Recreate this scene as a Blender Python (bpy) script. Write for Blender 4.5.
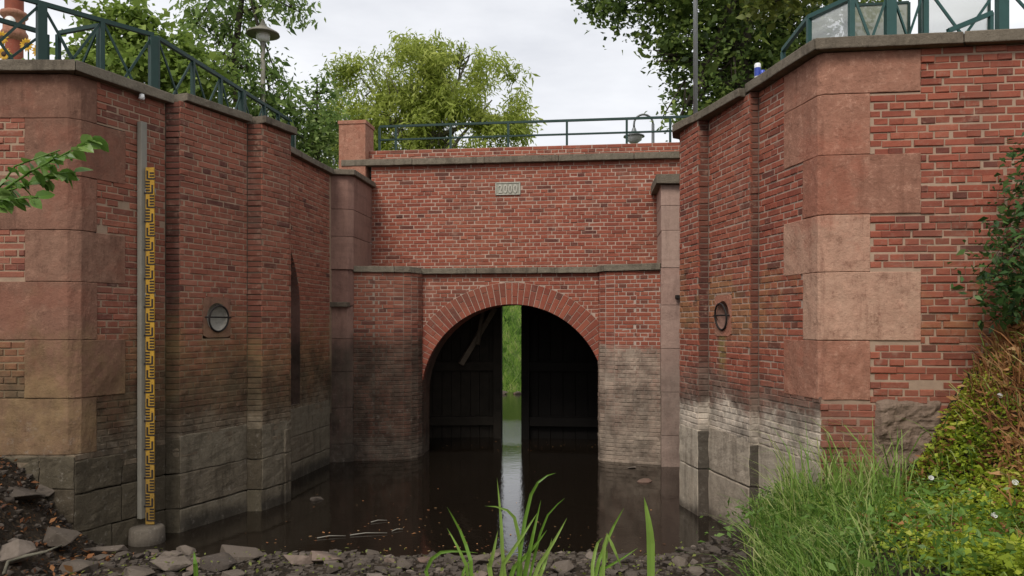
import bpy, bmesh, math, random
import numpy as np
from mathutils import Vector, Matrix, noise as mnoise
R = math.radians
random.seed(7); rng = np.random.default_rng(7)
scene = bpy.context.scene
for o in list(bpy.data.objects): bpy.data.objects.remove(o)

# ---------------------------------------------------------------- camera
F, HC, Y0 = 760.0, 2.28, 325.0           # focal length in pixels, eye height over the water, horizon row
cam = bpy.data.cameras.new('camera'); cam_o = bpy.data.objects.new('camera', cam)
scene.collection.objects.link(cam_o); scene.camera = cam_o
cam_o.location = (0, 0, HC); cam_o.rotation_euler = (R(90), 0, 0)
cam.sensor_width = 36; cam.lens = F/1024*36; cam.shift_y = (Y0-288)/1024
cam.clip_start = .05; cam.clip_end = 2000

# ---------------------------------------------------------------- sky and sun (overcast)
SUN_EL, SUN_AZ = R(48), R(-158)           # azimuth measured from +Y towards +X: behind the camera, to the left
world = bpy.data.worlds.new('World'); scene.world = world; world.use_nodes = True
nt = world.node_tree; nt.nodes.clear()
wo = nt.nodes.new('ShaderNodeOutputWorld'); bg = nt.nodes.new('ShaderNodeBackground')
sk = nt.nodes.new('ShaderNodeTexSky'); sk.sky_type = 'NISHITA'; sk.sun_disc = False
sk.sun_elevation = SUN_EL; sk.sun_rotation = SUN_AZ; sk.dust_density = 4
tc = nt.nodes.new('ShaderNodeTexCoord'); mp = nt.nodes.new('ShaderNodeMapping'); mp.inputs['Scale'].default_value = (1.0, 1.0, 3.2)
nz = nt.nodes.new('ShaderNodeTexNoise'); nz.inputs['Scale'].default_value = 2.6; nz.inputs['Detail'].default_value = 7; nz.inputs['Roughness'].default_value = .55
rp = nt.nodes.new('ShaderNodeValToRGB'); rp.color_ramp.elements[0].position = .32; rp.color_ramp.elements[1].position = .68
rp.color_ramp.elements[0].color = (5.0, 5.1, 5.4, 1); rp.color_ramp.elements[1].color = (7.0, 7.05, 7.2, 1)
mx = nt.nodes.new('ShaderNodeMixRGB'); mx.inputs[0].default_value = .93
L = nt.links.new
L(tc.outputs['Generated'], mp.inputs['Vector']); L(mp.outputs[0], nz.inputs['Vector']); L(nz.outputs[0], rp.inputs[0])
L(sk.outputs[0], mx.inputs[1]); L(rp.outputs[0], mx.inputs[2]); L(mx.outputs[0], bg.inputs['Color'])
bg.inputs['Strength'].default_value = .10; L(bg.outputs[0], wo.inputs[0])
sun = bpy.data.lights.new('sun', 'SUN'); sun.energy = 1.5; sun.angle = R(25); sun.color = (1, .95, .87)
sun_o = bpy.data.objects.new('sun', sun); scene.collection.objects.link(sun_o)
sd = Vector((math.sin(SUN_AZ)*math.cos(SUN_EL), math.cos(SUN_AZ)*math.cos(SUN_EL), math.sin(SUN_EL)))
sun_o.rotation_euler = (-sd).to_track_quat('-Z', 'Y').to_euler(); sun_o.location = sd*30
vs = scene.view_settings
vs.view_transform = 'Standard'; vs.look = 'None'; vs.gamma = 1; vs.use_curve_mapping = False; vs.exposure = .68

# ---------------------------------------------------------------- helpers
COL = scene.collection
def px(x, y, d): return Vector(((x-512)*d/F, d, HC+(Y0-y)*d/F))     # where a measured sight line meets distance d
def tag(o, label=None, cat=None, group=None, kind=None):
    if label: o['label'] = label
    if cat: o['category'] = cat
    if group: o['group'] = group
    if kind: o['kind'] = kind
    return o
def thing(name, label, cat, loc=(0, 0, 0), rz=0, group=None):
    o = bpy.data.objects.new(name, None); COL.objects.link(o); o.empty_display_size = .2
    o.location = loc; o.rotation_euler = (0, 0, rz); tag(o, label, cat, group)
    o.matrix_basis = Matrix.Translation(Vector(loc)) @ Matrix.Rotation(rz, 4, 'Z')
    return o
def world_mat(o):
    m = o.matrix_basis.copy()
    while o.parent: o = o.parent; m = o.matrix_basis @ m
    return m
class MB:
    """collects shapes in world coordinates, builds ONE mesh object"""
    def __init__(s): s.v = []; s.f = []; s.t = []; s.sm = []
    def face(s, pts, tone=.5, smooth=False):
        n = len(s.v); s.v += [tuple(p) for p in pts]; s.f.append(tuple(range(n, n+len(pts)))); s.t.append(tone); s.sm.append(smooth)
    def raw(s, vs, fs, tone=.5, smooth=False):
        n = len(s.v); s.v += [tuple(p) for p in vs]
        for f in fs: s.f.append(tuple(i+n for i in f)); s.t.append(tone); s.sm.append(smooth)
    def hexa(s, p, tone=.5):        # 8 points: bottom ring 0-3, top ring 4-7
        s.raw(p, [(3, 2, 1, 0), (4, 5, 6, 7), (0, 1, 5, 4), (1, 2, 6, 5), (2, 3, 7, 6), (3, 0, 4, 7)], tone)
    def box(s, c, sx, sy, sz, rz=0, tone=.5):
        ca, sa = math.cos(rz), math.sin(rz); p = []
        for z in (-sz/2, sz/2):
            for x, y in ((-sx/2, -sy/2), (sx/2, -sy/2), (sx/2, sy/2), (-sx/2, sy/2)):
                p.append((c[0]+x*ca-y*sa, c[1]+x*sa+y*ca, c[2]+z))
        s.hexa(p, tone)
    def bar(s, a, b, w, h=None, tone=.5, up=(0, 0, 1)):
        a = Vector(a); b = Vector(b); d = (b-a).normalized(); h = h or w
        u = Vector(up)
        if abs(d.dot(u)) > .95: u = Vector((0, 1, 0))
        r = d.cross(u).normalized(); u = r.cross(d)
        o = [(-1, -1), (1, -1), (1, 1), (-1, 1)]
        s.hexa([a+r*x*w/2+u*y*h/2 for x, y in o]+[b+r*x*w/2+u*y*h/2 for x, y in o], tone)
    def tube(s, pts, rad, n=8, tone=.5, caps=True):
        pts = [Vector(p) for p in pts]
        if not hasattr(rad, '__len__'): rad = [rad]*len(pts)
        rings = []; ref = Vector((.31, .95, .05))
        for i, p in enumerate(pts):
            d = (pts[min(i+1, len(pts)-1)]-pts[max(i-1, 0)]).normalized()
            if abs(d.dot(ref)) > .97: ref = Vector((1, 0, 0))
            a = d.cross(ref).normalized(); b = d.cross(a)
            rings.append([p+(a*math.cos(2*math.pi*k/n)+b*math.sin(2*math.pi*k/n))*rad[i] for k in range(n)])
        vs = [q for r in rings for q in r]; fs = []
        for i in range(len(pts)-1):
            for k in range(n): fs.append((i*n+k, i*n+(k+1) % n, (i+1)*n+(k+1) % n, (i+1)*n+k))
        if caps: fs.append(tuple(range(n-1, -1, -1))); fs.append(tuple((len(pts)-1)*n+k for k in range(n)))
        s.raw(vs, fs, tone, True)
    def lathe(s, c, prof, n=20, tone=.5, axis=None):
        vs = []; fs = []
        m = Vector((0, 0, 1)).rotation_difference(Vector(axis)).to_matrix() if axis else Matrix.Identity(3)
        for r, z in prof:
            for k in range(n):
                a = 2*math.pi*k/n; vs.append(Vector(c)+m@Vector((r*math.cos(a), r*math.sin(a), z)))
        for i in range(len(prof)-1):
            for k in range(n): fs.append((i*n+k, i*n+(k+1) % n, (i+1)*n+(k+1) % n, (i+1)*n+k))
        s.raw(vs, fs, tone, True)
    def prism(s, poly, z0, z1, tone=.5):
        n = len(poly); s.raw([(x, y, z0) for x, y in poly]+[(x, y, z1) for x, y in poly],
              [tuple(range(n-1, -1, -1)), tuple(range(n, 2*n))]+[(i, (i+1) % n, n+(i+1) % n, n+i) for i in range(n)], tone)
    def build(s, name, mat, parent=None, kind=None, bevel=0, origin=None):
        me = bpy.data.meshes.new(name)
        o = bpy.data.objects.new(name, me); COL.objects.link(o)
        if origin is not None: o.matrix_basis = Matrix.Translation(Vector(origin))
        M = o.matrix_basis
        if parent: o.parent = parent; M = world_mat(parent) @ M
        inv = np.array(M.inverted()); V = np.array(s.v, dtype=float).reshape(-1, 3)
        V = V @ inv[:3, :3].T + inv[:3, 3]
        me.from_pydata(V.tolist(), [], s.f)
        a = me.attributes.new('tone', 'FLOAT', 'FACE'); a.data.foreach_set('value', np.array(s.t, dtype=np.float32))
        me.polygons.foreach_set('use_smooth', np.array(s.sm, dtype=bool))
        me.materials.append(mat)
        if bevel:
            bm = bmesh.new(); bm.from_mesh(me); bmesh.ops.recalc_face_normals(bm, faces=bm.faces)
            es = [e for e in bm.edges if len(e.link_faces) == 2 and e.calc_face_angle(0) > .4]
            bmesh.ops.bevel(bm, geom=es, offset=bevel, segments=2, affect='EDGES', profile=.6); bm.to_mesh(me); bm.free()
        me.update()
        if kind: o['kind'] = kind
        return o
def fast_mesh(name, V, nper, tone, mat, parent=None, kind=None, tris=None):
    """V: (n, nper, 3) array, one polygon per item"""
    n = V.shape[0]; M = Matrix.Identity(4)
    me = bpy.data.meshes.new(name); o = bpy.data.objects.new(name, me); COL.objects.link(o)
    if parent: o.parent = parent; M = world_mat(parent)
    inv = np.array(M.inverted()); P = V.reshape(-1, 3) @ inv[:3, :3].T + inv[:3, 3]
    me.vertices.add(n*nper); me.vertices.foreach_set('co', P.astype(np.float32).ravel())
    me.loops.add(n*nper); me.loops.foreach_set('vertex_index', np.arange(n*nper, dtype=np.int32))
    me.polygons.add(n); me.polygons.foreach_set('loop_start', np.arange(0, n*nper, nper, dtype=np.int32))
    me.polygons.foreach_set('loop_total', np.full(n, nper, dtype=np.int32))
    me.update(calc_edges=True)
    a = me.attributes.new('tone', 'FLOAT', 'FACE'); a.data.foreach_set('value', tone.astype(np.float32))
    me.materials.append(mat)
    if kind: o['kind'] = kind
    return o

# ---------------------------------------------------------------- materials
class NT:
    def __init__(s, name):
        s.m = bpy.data.materials.new(name); s.m.use_nodes = True; s.t = s.m.node_tree
        s.b = s.t.nodes['Principled BSDF']; s.out = s.t.nodes['Material Output']
        s.geo = s.n('ShaderNodeNewGeometry'); s.pos = s.geo.outputs['Position']
    def n(s, k, **kw):
        q = s.t.nodes.new(k)
        for a, v in kw.items(): setattr(q, a, v)
        return q
    def put(s, sock, v):
        if isinstance(v, bpy.types.NodeSocket): s.t.links.new(v, sock)
        elif hasattr(v, '__len__') and len(v) == 3 and sock.type == 'RGBA': sock.default_value = (*v, 1)
        else: sock.default_value = v
    def noise(s, scale, detail=4, rough=.55, stretch=None, dist=0, vec=None):
        q = s.n('ShaderNodeTexNoise'); q.inputs['Scale'].default_value = scale; q.inputs['Detail'].default_value = detail
        q.inputs['Roughness'].default_value = rough; q.inputs['Distortion'].default_value = dist
        v = vec or s.pos
        if stretch:
            m = s.n('ShaderNodeMapping'); s.put(m.inputs['Vector'], v); m.inputs['Scale'].default_value = stretch; v = m.outputs[0]
        s.put(q.inputs['Vector'], v); return q.outputs[0]
    def vor(s, scale, feature='F1', out='Distance', vec=None):
        q = s.n('ShaderNodeTexVoronoi', feature=feature); q.inputs['Scale'].default_value = scale; s.put(q.inputs['Vector'], vec or s.pos)
        return q.outputs[out]
    def ramp(s, fac, stops):
        q = s.n('ShaderNodeValToRGB'); s.put(q.inputs[0], fac); e = q.color_ramp.elements
        while len(e) < len(stops): e.new(.5)
        for el, (p, c) in zip(e, stops): el.position = p; el.color = (*c, 1) if len(c) == 3 else c
        return q.outputs[0]
    def mix(s, fac, a, b, mode='MIX'):
        q = s.n('ShaderNodeMixRGB', blend_type=mode); s.put(q.inputs[0], fac); s.put(q.inputs[1], a); s.put(q.inputs[2], b); return q.outputs[0]
    def math(s, op, a, b=0.0, c=None):
        q = s.n('ShaderNodeMath', operation=op); s.put(q.inputs[0], a); s.put(q.inputs[1], b)
        if c is not None: s.put(q.inputs[2], c)
        return q.outputs[0]
    def mr(s, v, a, b, c=0.0, d=1.0):
        q = s.n('ShaderNodeMapRange', interpolation_type='SMOOTHSTEP')
        s.put(q.inputs['Value'], v); q.inputs['From Min'].default_value = a; q.inputs['From Max'].default_value = b
        q.inputs['To Min'].default_value = c; q.inputs['To Max'].default_value = d; return q.outputs[0]
    def tone(s): return s.n('ShaderNodeAttribute', attribute_name='tone').outputs['Fac']
    def rnd(s): return s.n('ShaderNodeObjectInfo').outputs['Random']
    def z(s):
        q = s.n('ShaderNodeSeparateXYZ'); s.put(q.inputs[0], s.pos); return q.outputs[2]
    def bump(s, h, strength=.3, dist=.02):
        q = s.n('ShaderNodeBump'); q.inputs['Strength'].default_value = strength; q.inputs['Distance'].default_value = dist
        s.put(q.inputs['Height'], h); s.put(s.b.inputs['Normal'], q.outputs[0])
    def fin(s, col, rough=.8, spec=.3, metal=0):
        s.put(s.b.inputs['Base Color'], col); s.put(s.b.inputs['Roughness'], rough)
        s.b.inputs['Specular IOR Level'].default_value = spec; s.b.inputs['Metallic'].default_value = metal; return s.m
    def levels(s, col, lv):
        """stains of the water line: each (z, width, ragged, colour, strength)"""
        z = s.z(); n1 = s.noise(1.3, 5, .62); n2 = s.noise(9, 3, .6)
        n = s.math('ADD', n1, s.math('MULTIPLY', n2, .35))
        for zc, w, rag, c, st in lv:
            zz = s.math('MULTIPLY_ADD', s.math('SUBTRACT', n, .67), rag*2.6, z)
            f = s.mr(zz, zc-w/2, zc+w/2, st, 0.0)
            gr = s.noise(5.0, 5, .7, stretch=(1, 1, .35))
            f2 = s.math('MULTIPLY', f, s.mr(gr, .3, .62, .72, 1.0))
            col = s.mix(f2, col, s.mix(s.mr(s.noise(3.1, 5, .7), .3, .7), [x*.5 for x in c], [min(1, x*1.5) for x in c]))
        col = s.mix(s.math('MULTIPLY', s.mr(s.noise(13, 8, .8), .54, .72, 0, .45), s.mr(z, .9, 1.9, 1, 0)), col, (.36, .32, .27))   # salt crust and flaking
        col = s.mix(s.math('MULTIPLY', s.mr(s.noise(21, 8, .8, stretch=(1, 1, 1.6)), .55, .7, 0, .6), s.mr(z, 1.0, 2.2, 1, 0)), col, (.03, .025, .02))
        return col
def brick_mat(name, stops, lv, soot=.25):
    k = NT(name); t = k.math('ADD', k.tone(), k.math('MULTIPLY', k.math('SUBTRACT', k.noise(45, 4, .7), .5), .5))
    col = k.ramp(t, stops)
    col = k.mix(k.mr(k.noise(160, 2, .6), .55, .75, 0, .35), col, (.10, .05, .04))
    col = k.mix(k.mr(k.noise(.55, 4, .6), .35, .65, 0, .22), col, (.34, .125, .07))                        # warmer and cooler firings by area
    col = k.mix(k.math('MULTIPLY', k.mr(k.noise(14, 4, .7), .5, .66, 0, .55), k.mr(k.noise(1.9, 3, .6), .42, .62, .15, 1)), col, (.30, .18, .13))   # mortar smeared over the faces
    col = k.mix(k.mr(k.noise(.9, 5, .65), .48, .72, 0, soot), col, (.10, .065, .05))          # old soot and weather
    col = k.mix(k.mr(k.noise(2.2, 5, .7, stretch=(1, 1, .25)), .58, .78, 0, .22), col, (.42, .30, .24))  # lime bloom
    if name.startswith('red_brick'):                                # ochre lichen smear low on the right face
        zz = k.math('ADD', k.z(), k.math('MULTIPLY', k.noise(1.7, 4), .9))
        f = k.math('MULTIPLY', k.mr(zz, 2.5, 2.9), k.mr(zz, 3.2, 3.6, 1, 0)); f = k.math('MULTIPLY', f, k.mr(k.noise(1.1, 4, .6), .45, .6, 0, .4))
        col = k.mix(f, col, (.33, .21, .085))
        q = k.n('ShaderNodeSeparateXYZ'); k.put(q.inputs[0], k.pos); w_ = k.math('ADD', k.math('ABSOLUTE', k.math('SUBTRACT', q.outputs[1], 8.72)), k.math('MULTIPLY', k.noise(9, 4), .12))
        col = k.mix(k.math('MULTIPLY', k.math('MULTIPLY', k.mr(w_, .10, .2, 1, 0), k.mr(q.outputs[2], 1.5, 2.0)), k.mr(q.outputs[2], 2.2, 2.3, .7, 0)), col, (.20, .17, .06))   # algae under the weep hole
    col = k.levels(col, lv)
    k.bump(k.math('ADD', k.noise(70, 5, .7), k.math('MULTIPLY', k.noise(18, 3), .7)), .55, .006)
    return k.fin(col, .9, .2)
def mortar_mat(name, c, lv):
    k = NT(name); col = k.mix(k.noise(7, 5, .7), [x*.55 for x in c], [x*1.25 for x in c]); col = k.levels(col, lv)
    k.bump(k.noise(90, 4, .7), .5, .004); return k.fin(col, .95, .15)
def stone_mat(name, c1, c2, lv=(), bump=.5, fleck=.2, scale=2.2, dirt=.4):
    k = NT(name); r = k.math('ADD', k.rnd(), k.tone())
    col = k.mix(k.noise(scale, 6, .65, stretch=(1, 1, 1.8)), c1, c2)
    col = k.mix(k.math('MULTIPLY', k.math('FRACT', k.math('MULTIPLY', r, 3.7)), .55), col, [x*.72 for x in c1])
    col = k.mix(k.math('MULTIPLY', k.math('FRACT', k.math('MULTIPLY', r, 7.3)), .5), col, [min(1, c2[0]*1.05), min(1, c2[1]*1.15), min(1, c2[2]*1.15)])
    col = k.mix(k.mr(k.noise(1.4, 5, .6, stretch=(.6, .6, 5)), .5, .7, 0, .3), col, [x*.6 for x in c1])      # bedding
    col = k.mix(k.mr(k.noise(28, 5, .75), .55, .75, 0, fleck), col, [min(1, x*1.7) for x in c2])
    gt = k.noise(15, 8, .82); col = k.mix(k.mr(gt, .52, .72, 0, .35), col, [min(1, x*1.55) for x in c2]); col = k.mix(k.mr(gt, .48, .3, 0, .5), col, [x*.4 for x in c1])
    col = k.mix(k.mr(k.noise(4.5, 6, .7, stretch=(1.5, 1.5, .3)), .46, .70, 0, dirt), col, [x*.45 for x in c1])
    if 'sandstone' in name and 'pier' not in name: col = k.mix(.68, col, k.ramp(k.math('ADD', k.tone(), k.math('MULTIPLY', k.math('SUBTRACT', k.noise(6, 6, .7), .5), .55)), [(0, [x*.62 for x in c1]), (.5, c1), (1, [c2[0]*1.02, c2[1]*1.15, c2[2]*1.15])]))
    if 'sandstone' in name and 'pier' not in name:
        col = k.mix(k.mr(k.noise(11, 9, .82), .5, .68, 0, .45), col, [min(1, x*1.35) for x in c2]); col = k.mix(k.mr(k.noise(8, 9, .85), .5, .33, 0, .6), col, [x*.42 for x in c1])
        col = k.mix(k.mr(k.noise(3.2, 7, .75, stretch=(2.2, 2.2, .35)), .5, .68, 0, .55), col, [x*.5 for x in c1]); col = k.mix(k.mr(k.noise(1.1, 6, .7), .5, .62, 0, .35), col, (c1[0]*1.15, c1[1]*.85, c1[2]*.8))
    col = k.levels(col, lv)
    k.bump(k.math('ADD', k.noise(38, 6, .72), k.math('MULTIPLY', k.noise(7, 4, .6), 1.6)), bump, .012)
    return k.fin(col, .9, .2)
def leaf_mat(name, stops, trans=.3, rough=.5):
    k = NT(name); col = k.ramp(k.tone(), stops)
    k.fin(col, rough, .3)
    tr = k.n('ShaderNodeBsdfTranslucent'); k.put(tr.inputs[0], k.mix(.5, col, (.25, .32, .03), 'MULTIPLY') if False else col)
    m = k.n('ShaderNodeMixShader'); m.inputs[0].default_value = trans
    k.t.links.new(k.b.outputs[0], m.inputs[1]); k.t.links.new(tr.outputs[0], m.inputs[2]); k.t.links.new(m.outputs[0], k.out.inputs[0]); return k.m
def plain(name, c, rough=.6, spec=.4, metal=0, var=.25, scale=12, bump=.1):
    k = NT(name); col = k.mix(k.noise(scale, 5, .65), [x*(1-var) for x in c], [min(1, x*(1+var)) for x in c])
    k.bump(k.noise(scale*5, 4, .6), bump, .004); return k.fin(col, rough, spec, metal)

RED = [(0, (.095, .036, .029)), (.16, (.14, .044, .033)), (.34, (.215, .058, .038)), (.6, (.27, .074, .046)), (.85, (.32, .10, .062)), (1, (.37, .145, .09))]
DARK_RETURN = [(0, (.035, .017, .015)), (.3, (.07, .026, .02)), (.7, (.115, .04, .029)), (1, (.15, .06, .044))]  # darker brick colours for the narrow return faces between the bays
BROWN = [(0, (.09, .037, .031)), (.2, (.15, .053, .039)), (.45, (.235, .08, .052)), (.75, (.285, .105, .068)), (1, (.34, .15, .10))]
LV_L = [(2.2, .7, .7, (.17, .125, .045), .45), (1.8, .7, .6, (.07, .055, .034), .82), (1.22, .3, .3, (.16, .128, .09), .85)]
LV_R = [(1.68, .45, .32, (.13, .10, .078), .85), (1.36, .25, .28, (.50, .43, .35), .88), (1.12, .25, .2, (.30, .25, .20), .7)]
LV_F = [(1.55, .4, .25, (.16, .085, .065), .55), (.9, .4, .2, (.12, .085, .065), .5)]
LV_CL = [(2.05, .4, .22, (.058, .045, .033), .92), (.35, .3, .25, (.105, .088, .068), .55)]
LV_CR = [(1.92, .14, .12, (.27, .215, .168), .9), (1.2, .5, .2, (.17, .135, .105), .6), (.5, .3, .15, (.25, .20, .155), .6)]
M = dict(
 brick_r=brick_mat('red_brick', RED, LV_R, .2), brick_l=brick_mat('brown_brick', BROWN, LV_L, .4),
 brick_c=brick_mat('bridge_brick', RED, [(-9, 1, 0, (0, 0, 0), 0)], .4),
 brick_cl=brick_mat('pier_brick_dark', BROWN, LV_CL, .3), brick_cr=brick_mat('pier_brick_limed', RED, LV_CR, .2),
 brick_s=brick_mat('return_brick_dark', DARK_RETURN, LV_R, .4), brick_sl=brick_mat('return_brick_dark_mossy', DARK_RETURN, LV_L, .5),
 mortar_s=mortar_mat('return_mortar_dark', (.17, .12, .095), LV_R), mortar_sl=mortar_mat('return_mortar_dark_mossy', (.09, .068, .05), LV_L),
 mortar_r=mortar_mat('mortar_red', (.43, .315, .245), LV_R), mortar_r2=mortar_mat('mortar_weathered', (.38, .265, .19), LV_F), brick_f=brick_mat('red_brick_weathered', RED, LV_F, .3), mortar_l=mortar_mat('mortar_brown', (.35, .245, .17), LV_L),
 mortar_c=mortar_mat('mortar_bridge', (.46, .335, .265), []), mortar_cl=mortar_mat('mortar_dark', (.30, .23, .18), LV_CL), mortar_cr=mortar_mat('mortar_limed', (.44, .34, .28), LV_CR),
 quoin_r=stone_mat('red_sandstone', (.31, .135, .088), (.48, .275, .195), [], .8, .3, 3.0, .4),
 quoin_l=stone_mat('brown_sandstone', (.20, .098, .066), (.30, .165, .112), [(2.05, .9, .9, (.16, .115, .05), .6), (1.0, .3, .2, (.075, .06, .045), .7)], .7, .12),
 pier_l=stone_mat('pier_sandstone', (.20, .105, .085), (.30, .17, .13), LV_CL, .5, .12), pier_r=stone_mat('pier_sandstone_pale', (.33, .20, .16), (.43, .29, .235), [(1.7, .8, .4, (.20, .155, .125), .6)], .5, .15),
 block_l=stone_mat('grey_block', (.125, .099, .067), (.235, .19, .138), [(.14, .16, .08, (.035, .03, .024), .85)], .9, .15, 2.2, .75),
 block_f=stone_mat('dark_block', (.058, .045, .03), (.115, .09, .06), [], .8, .12),
 block_r=stone_mat('limed_block', (.36, .285, .215), (.50, .42, .335), [(.5, .5, .3, (.30, .24, .18), .5), (.10, .14, .07, (.06, .045, .035), .85)], .9, .2, 2.2, .65),
 block_s=stone_mat('dark_brown_block', (.05, .04, .031), (.10, .08, .062), [], .8, .15, 2.2, .6),  # darker brown blocks below the right return faces and the front face
 coping=stone_mat('coping_stone', (.105, .083, .06), (.22, .178, .135), [], .9, .25, 3.5, .6),
 white_stone=stone_mat('pale_stone', (.25, .21, .17), (.50, .46, .40), [], .6, .1, 9, .7),
 plaque=stone_mat('plaque_stone', (.27, .25, .20), (.36, .33, .27), [], .3, .1), plaque_hi=stone_mat('plaque_relief', (.44, .41, .34), (.54, .50, .43), [], .2, .1),
 concrete=stone_mat('gauge_base_concrete', (.075, .058, .045), (.15, .12, .095), [(.03, .12, .05, (.04, .033, .026), .8)], .6, .15),
 green=plain('green_paint', (.016, .042, .035), .55, .3, 0, .3, 8, .05), teal=plain('teal_paint', (.022, .07, .064), .5, .3, 0, .3, 8, .05),
 galv=plain('galvanised_steel', (.30, .31, .31), .45, .5, .6, .25, 14, .05), iron=plain('wrought_iron', (.022, .017, .015), .7, .4, .3, .5, 40, .3),
 gpost=plain('gauge_channel_grey', (.22, .205, .17), .65, .3, 0, .3, 5, .1), yellow=plain('gauge_yellow', (.45, .25, .025), .6, .3, 0, .55, 7, .05), black=plain('gauge_black', (.025, .02, .018), .6, .3, 0, .3, 20, .05),
 wood=plain('tarred_wood', (.007, .0055, .0045), .85, .2, 0, .5, 6, .3), wood3=plain('weathered_gate_wood', (.03, .024, .018), .85, .2, 0, .6, 5, .3), wood2=plain('worn_wood', (.16, .125, .09), .85, .2, 0, .5, 6, .3),
 white=plain('white_enamel', (.72, .72, .70), .35, .4, 0, .06, 6, .02), blue=plain('blue_print', (.04, .07, .32), .35, .4, .3, .1, 10, .02),
 bark=stone_mat('bark', (.045, .036, .027), (.085, .07, .052), [], 1, .15, 6), bark2=stone_mat('willow_bark', (.11, .095, .07), (.17, .15, .11), [], 1, .15, 6),
)
def gauge_mat():
    k = NT('gauge_yellow_weathered'); col = k.mix(k.noise(6, 6, .7), (.36, .19, .02), (.52, .31, .035)); col = k.mix(k.mr(k.noise(18, 7, .75), .5, .68, 0, .6), col, (.12, .07, .03))
    col = k.levels(col, [(.9, 1.2, .8, (.15, .10, .04), .6)]); return k.fin(col, .65, .3)
M['yellow'] = gauge_mat()
def rock_mat():
    k = NT('bank_rock'); r = k.rnd()
    col = k.ramp(r, [(0, (.06, .048, .04)), (.3, (.085, .068, .054)), (.6, (.125, .10, .08)), (.85, (.185, .15, .122)), (1, (.17, .105, .08))])
    col = k.mix(k.mr(k.noise(9, 6, .7), .4, .7, 0, .55), col, (.085, .068, .05))
    col = k.mix(k.mr(k.noise(30, 4, .7), .6, .75, 0, .4), col, (.33, .30, .26))
    k.bump(k.math('ADD', k.noise(40, 6, .7), k.noise(12, 4, .6)), .8, .012); return k.fin(col, .88, .25)
M['rock'] = rock_mat()
def soil_mat(name, c1, c2, c3):
    k = NT(name); col = k.mix(k.mr(k.noise(3, 6, .7), .35, .65), c1, c2); col = k.mix(k.mr(k.vor(22, out='Distance'), .1, .5, .7, 0), col, c3)
    k.bump(k.math('ADD', k.noise(30, 6, .75), k.vor(18)), 1, .03); return k.fin(col, .95, .15)
M['soil'] = soil_mat('bank_soil', (.022, .017, .012), (.05, .038, .027), (.09, .06, .035))
M['grass_ground'] = soil_mat('grass_ground', (.05, .085, .018), (.085, .13, .028), (.11, .16, .04))
M['paving'] = soil_mat('quay_paving', (.16, .145, .125), (.21, .19, .165), (.12, .11, .095))
def water_mat():
    k = NT('canal_water'); v = k.noise(1.6, 5, .6, stretch=(1, 1, 1)); f = k.noise(11, 4, .6, stretch=(1, .55, 1))
    q = k.n('ShaderNodeSeparateXYZ'); k.put(q.inputs[0], k.pos)
    run = k.math('MULTIPLY', k.mr(k.math('ABSOLUTE', k.math('ADD', q.outputs[0], .03)), .2, .75, 1.0, 0.0), k.mr(q.outputs[1], 14.2, 15.6, .10, 1.0))
    run = k.math('MULTIPLY', run, k.mr(q.outputs[1], 17.6, 18.6, 1.0, .25))
    h = k.math('ADD', k.math('MULTIPLY', v, .10), k.math('MULTIPLY', f, .035))
    h = k.math('ADD', h, k.math('MULTIPLY', k.math('MULTIPLY', k.noise(16, 4, .6, stretch=(1, .7, 1)), run), .55))
    h = k.math('ADD', h, k.math('MULTIPLY', k.math('MULTIPLY', k.noise(24, 3, .6), k.mr(q.outputs[1], 9.0, 7.6, 0.0, 1.0)), .03))
    k.bump(h, .28, .10)
    return k.fin(k.mix(k.noise(.8, 3), (.009, .0065, .0045), (.013, .0095, .0065)), .035, .5)
M['water'] = water_mat()
def glass_mat(name, tint, a):
    k = NT(name); k.fin(tint, .12, .5); tr = k.n('ShaderNodeBsdfTransparent'); m = k.n('ShaderNodeMixShader'); k.put(m.inputs[0], k.mr(k.noise(.7, 2, .5), .3, .7, a*.7, a))
    k.t.links.new(tr.outputs[0], m.inputs[1]); k.t.links.new(k.b.outputs[0], m.inputs[2]); k.t.links.new(m.outputs[0], k.out.inputs[0]); return k.m
M['glass'] = glass_mat('clear_glass', (.70, .73, .72), .5); M['glass2'] = glass_mat('tree_reflection_glass', (.30, .32, .25), .8)  # second glass: a reflected tree is painted in as the olive tint
G = lambda *c: [(i/(len(c)-1), x) for i, x in enumerate(c)]
M['lf_willow'] = leaf_mat('willow_leaf', G((.22, .28, .055), (.39, .46, .09), (.54, .58, .16)), .55)
M['lf_dark'] = leaf_mat('linden_leaf', G((.04, .07, .02), (.14, .21, .05), (.36, .45, .11)), .55)
M['lf_mid'] = leaf_mat('cherry_leaf', G((.07, .13, .034), (.20, .30, .075), (.38, .47, .17)), .5)
M['lf_bright'] = leaf_mat('vine_leaf', G((.10, .16, .03), (.21, .30, .055), (.34, .43, .11)), .5)
M['lf_shrub'] = leaf_mat('shrub_leaf', G((.02, .05, .015), (.05, .11, .028), (.12, .20, .055)), .35)
M['lf_oak'] = leaf_mat('oak_leaf', G((.09, .12, .02), (.16, .19, .035), (.22, .24, .06)), .4)
M['lf_branch'] = leaf_mat('branch_leaf', G((.06, .13, .022), (.14, .25, .045), (.27, .38, .12)), .4, .35)
M['grass'] = leaf_mat('grass_blade', G((.045, .10, .016), (.12, .23, .035), (.25, .38, .075), (.42, .43, .18)), .4)
M['weed'] = leaf_mat('bindweed_leaf', G((.13, .18, .016), (.33, .42, .035), (.52, .58, .07), (.66, .62, .18)), .5)
M['dead'] = leaf_mat('dead_leaf', G((.09, .035, .017), (.23, .095, .035), (.37, .18, .07), (.45, .28, .13)), .2, .8)
M['reed'] = leaf_mat('reed_blade', G((.09, .18, .025), (.18, .33, .045), (.32, .44, .11)), .4, .35)
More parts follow.
